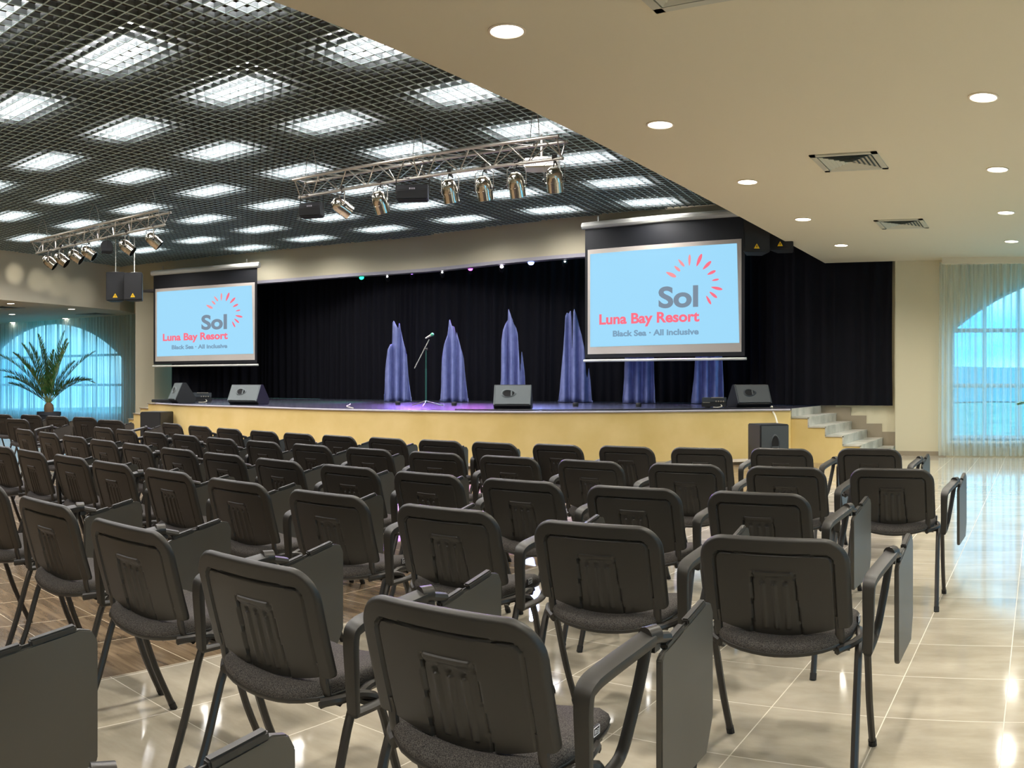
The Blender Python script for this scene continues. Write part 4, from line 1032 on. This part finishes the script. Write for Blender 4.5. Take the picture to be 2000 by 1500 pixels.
# small coloured stage lights tucked under the valance edge
def led(x, y, col, estr, label, beam=None, sz=.05):
    # find the valance point on this sight line
    a_ = az(x); best = min(VALS, key=lambda p: abs(math.atan2(p.x, p.y) - a_)); D = best.length + 0.30
    z = EYE + (Y0 - y) * D / F; p = ray(x, D, z)
    r = thing('stage_spotlight', label, 'stage light', p, 0.6, 'coloured lights under the valance')
    m = MB(); M = Matrix.Rotation(PI / 2 - .5, 3, 'X'); m.lathe([(0, -.10), (.05, -.10), (.06, .0), (.062, .06), (.056, .06)], seg=14, M=M); m.build('housing', SPK, r)
    em = mat('led %s' % label[:24], (0, 0, 0, 1), .5, emit=col, estr=estr)
    m = MB(); m.lathe([(0, .062), (sz, .060)], seg=14, M=M); m.build('lens', em, r)
    m = MB(); m.tube([(0, 0, 0), (0, .05, 4.2 - z + .2)], .01, 5); m.build('bracket', STEEL, r)
    if beam:
        l = bpy.data.lights.new('stage_beam', 'SPOT'); l.energy = beam[0]; l.color = col[:3]; l.spot_size = math.radians(beam[1]); l.spot_blend = .6; l.shadow_soft_size = .05
        lo = bpy.data.objects.new('stage_beam', l); C.objects.link(lo); lo.parent = r; lo.location = (0, -.12, -.02)
        tgt = Vector(beam[2]) - p; tgt = Matrix.Rotation(-0.6, 3, 'Z') @ tgt; lo.rotation_euler = tgt.to_track_quat('-Z', 'Y').to_euler()
    return r
led(707, 545, (0.02, 1.0, .45), 4.5, 'brightest green light under the valance edge', (420, 45, (-15.0, 13.6, .9)), .06)
led(757, 543, (1, 1, 1), 14, 'tiny white light under the valance between green and violet ones', None, .02)
led(805, 537, (.35, .15, 1.0), 4, 'faint violet light under the valance edge', (1500, 60, (-11.6, 12.2, .9)), .03)
led(864, 535, (1, 1, 1), 14, 'tiny white light between violet and magenta ones', None, .02)
led(919, 528, (.75, .12, 1.0), 4.5, 'magenta light under the valance edge', (700, 60, (-9.6, 12.0, .9)), .055)
led(980, 524, (.9, .8, 1), 8, 'small white light between the magenta and blue ones', None, .04)
led(1037, 516, (.30, .40, 1.0), 9, 'brightest blue light under the valance edge', (1500, 75, (-8.6, 12.3, .9)), .07)
led(1103, 514, (1, 1, 1), 14, 'tiny white light closest to the near screen', None, .02)
led(1250, 507, (.35, .2, 1.0), 5, 'violet light hidden behind the near screen', (1100, 60, (-6.4, 14.0, .9)), .05)
# wash lights that pick the blue cloths out of the dark
for i, (x, D) in enumerate(((777, 20.6), (887, 20.0), (1000, 19.6), (1124, 19.4), (1247, 19.2), (1382, 18.9))):
    tgt = ray(x, D - .2, 1.7); src = ray(x, D - 3.4, S + .16)
    r = thing('uplight', 'small black wash light on the stage floor before the %s blue cloth' % ORD[i], 'stage light', (src.x, src.y, S), 0.6, 'wash lights at the cloths')
    m = MB(); m.lathe([(0, 0), (.05, 0), (.055, .05), (.045, .07)], seg=12); m.build('housing', SPK, r)
    l = bpy.data.lights.new('uplight_beam', 'SPOT'); l.energy = 55; l.color = (.62, .68, 1.0); l.spot_size = math.radians(38); l.spot_blend = .8; l.shadow_soft_size = .03
    lo = bpy.data.objects.new('uplight_beam', l); C.objects.link(lo); lo.parent = r; lo.location = (0, 0, .09)
    t_ = tgt - (Vector((src.x, src.y, S + .09))); t_ = Matrix.Rotation(-0.6, 3, 'Z') @ t_; lo.rotation_euler = t_.to_track_quat('-Z', 'Y').to_euler()

# warm spill from two of the far cans across the bulkhead
cans = [o for o in C.objects if o.get('group') == G2][:4]
for o, (tx, ty) in zip(cans, ((28, 535), (74, 548), (112, 556), (158, 572))):
    # target on the bulkhead face along that sight line
    a_ = az(tx); d = (BK1 - BK0); n = Vector((math.cos(a_), -math.sin(a_))); t = -BK0.dot(n) / d.dot(n); P = BK0 + d * t
    tgt = Vector((P.x, P.y, EYE + (Y0 - ty) * P.length / F))
    l = bpy.data.lights.new('can_beam', 'SPOT'); l.energy = 420; l.color = (1.0, .93, .78); l.spot_size = math.radians(8); l.spot_blend = .9; l.shadow_soft_size = .04
    lo = bpy.data.objects.new('can_beam', l); C.objects.link(lo); lo.parent = o; lo.location = (0, 0, -.2)
    v_ = Matrix.Rotation(-o.rotation_euler.z, 3, 'Z') @ (tgt - (o.location + Vector((0, 0, -.2)))); lo.rotation_euler = v_.to_track_quat('-Z', 'Y').to_euler()

# ---------------------------------------------------------------- palms
def palm(P, pot_r, pot_h, size, label, fronds, seed):
    rnd = random.Random(seed)
    r = thing('potted_palm', label, 'potted palm', (P.x, P.y, 0))
    m = MB(); m.lathe([(pot_r * .7, 0), (pot_r * .95, pot_h * .8), (pot_r, pot_h * .82), (pot_r, pot_h), (pot_r * .93, pot_h), (pot_r * .9, pot_h * .9)], seg=24); m.build('pot', POT, r)
    m = MB(); m.lathe([(0, pot_h * .9), (pot_r * .91, pot_h * .9)], seg=20); m.build('soil', SOIL, r)
    m = MB(); m.lathe([(.12 * size, pot_h * .85), (.15 * size, pot_h + .08 * size), (.13 * size, pot_h + .2 * size), (.06 * size, pot_h + .27 * size)], seg=12); m.build('trunk', TRUNK, r)
    top = pot_h + .22 * size
    for (ax, L, lift, droop, dens) in fronds:
        # ax: azimuth of the frond in the picture plane sense, L length, lift start elevation, droop total bend
        pts = []; n = 16; pos = Vector((0, 0, top)); el = lift
        dirh = Vector((math.cos(ax), math.sin(ax), 0))
        for i in range(n + 1):
            pts.append(pos.copy()); pos = pos + (dirh * math.cos(el) + Vector((0, 0, math.sin(el)))) * (L / n); el -= droop / n * (0.5 + i / n)
        m = MB(); m.tube(pts, [.012 * size * (1 - .75 * i / n) for i in range(n + 1)], 5, mi=1)
        side = Vector((-dirh.y, dirh.x, 0)); NL = int(dens * 1.7)
        for k_ in range(NL):
            f = .16 + .84 * k_ / NL; q = f * n; i0 = min(int(q), n - 1); p = pts[i0].lerp(pts[i0 + 1], q - i0); t = (pts[i0 + 1] - pts[i0]).normalized()
            up = side.cross(t).normalized(); up = up if up.z > 0 else -up
            ll = size * .40 * math.sin(PI * min(1, .12 + f * .86)) ** .7 * rnd.uniform(.85, 1.1)
            for s_ in (-1, 1):
                dr = (t * 1.0 + side * s_ * .85 + up * rnd.uniform(.25, .7)).normalized()
                e = p + dr * ll - Vector((0, 0, ll * .12)); w = dr.cross(up).normalized() * .017 * size
                mid = p.lerp(e, .45) + up * .01
                m.add([p - w * .6, p + w * .6, mid + w, mid - w], [(0, 1, 2, 3)]); m.add([mid - w, mid + w, e], [(0, 1, 2)])
        m.build('frond', [LEAF, STALK], r, ang=180)
    return r
pp = ray(95.5, 25.6)
er = Vector((math.cos(az(95.5)), -math.sin(az(95.5))))        # picture-right direction at the palm
base_a = math.atan2(er.y, er.x)
FRD = []
for (sg, L, lift, droop) in ((-1, 2.25, 1.02, .75), (-1, 2.0, 1.25, .35), (-1, 1.9, .92, .95), (-1, 1.75, .80, .85), (-1, 1.35, .66, .5), (1, 2.2, 1.42, .18), (1, 1.9, 1.32, .25), (1, 2.1, 1.05, .55), (1, 1.75, .98, 1.6), (1, 1.5, .85, .9), (-1, 2.1, 1.45, .15), (1, 1.6, 1.5, .1), (-1, 1.7, 1.5, .1), (-1, 1.9, 1.35, .3), (1, 2.0, 1.38, .3), (-1, 1.5, 1.2, .6), (1, 1.5, 1.2, .5), (-1, 1.9, 1.1, .5)):
    FRD.append((base_a + (0 if sg > 0 else PI) + random.uniform(-.5, .5), L, lift, droop, 34))
palm(pp, .36, .50, 1.0, 'tall feathery palm in a dark pot before the far arched curtain', FRD, 4)
pr = Vector((0.84, 11.2)); FR2 = [(a, 1.25, .75 + .25 * (i % 3), 1.1, 30) for i, a in enumerate([PI, PI + .4, PI - .5, 2.0, 1.2, .4, -.4, -1.2, -2.0, PI + .8])]
palm(pr, .28, .45, .85, 'palm whose frond tips poke in beside the sea view window', FR2, 8)
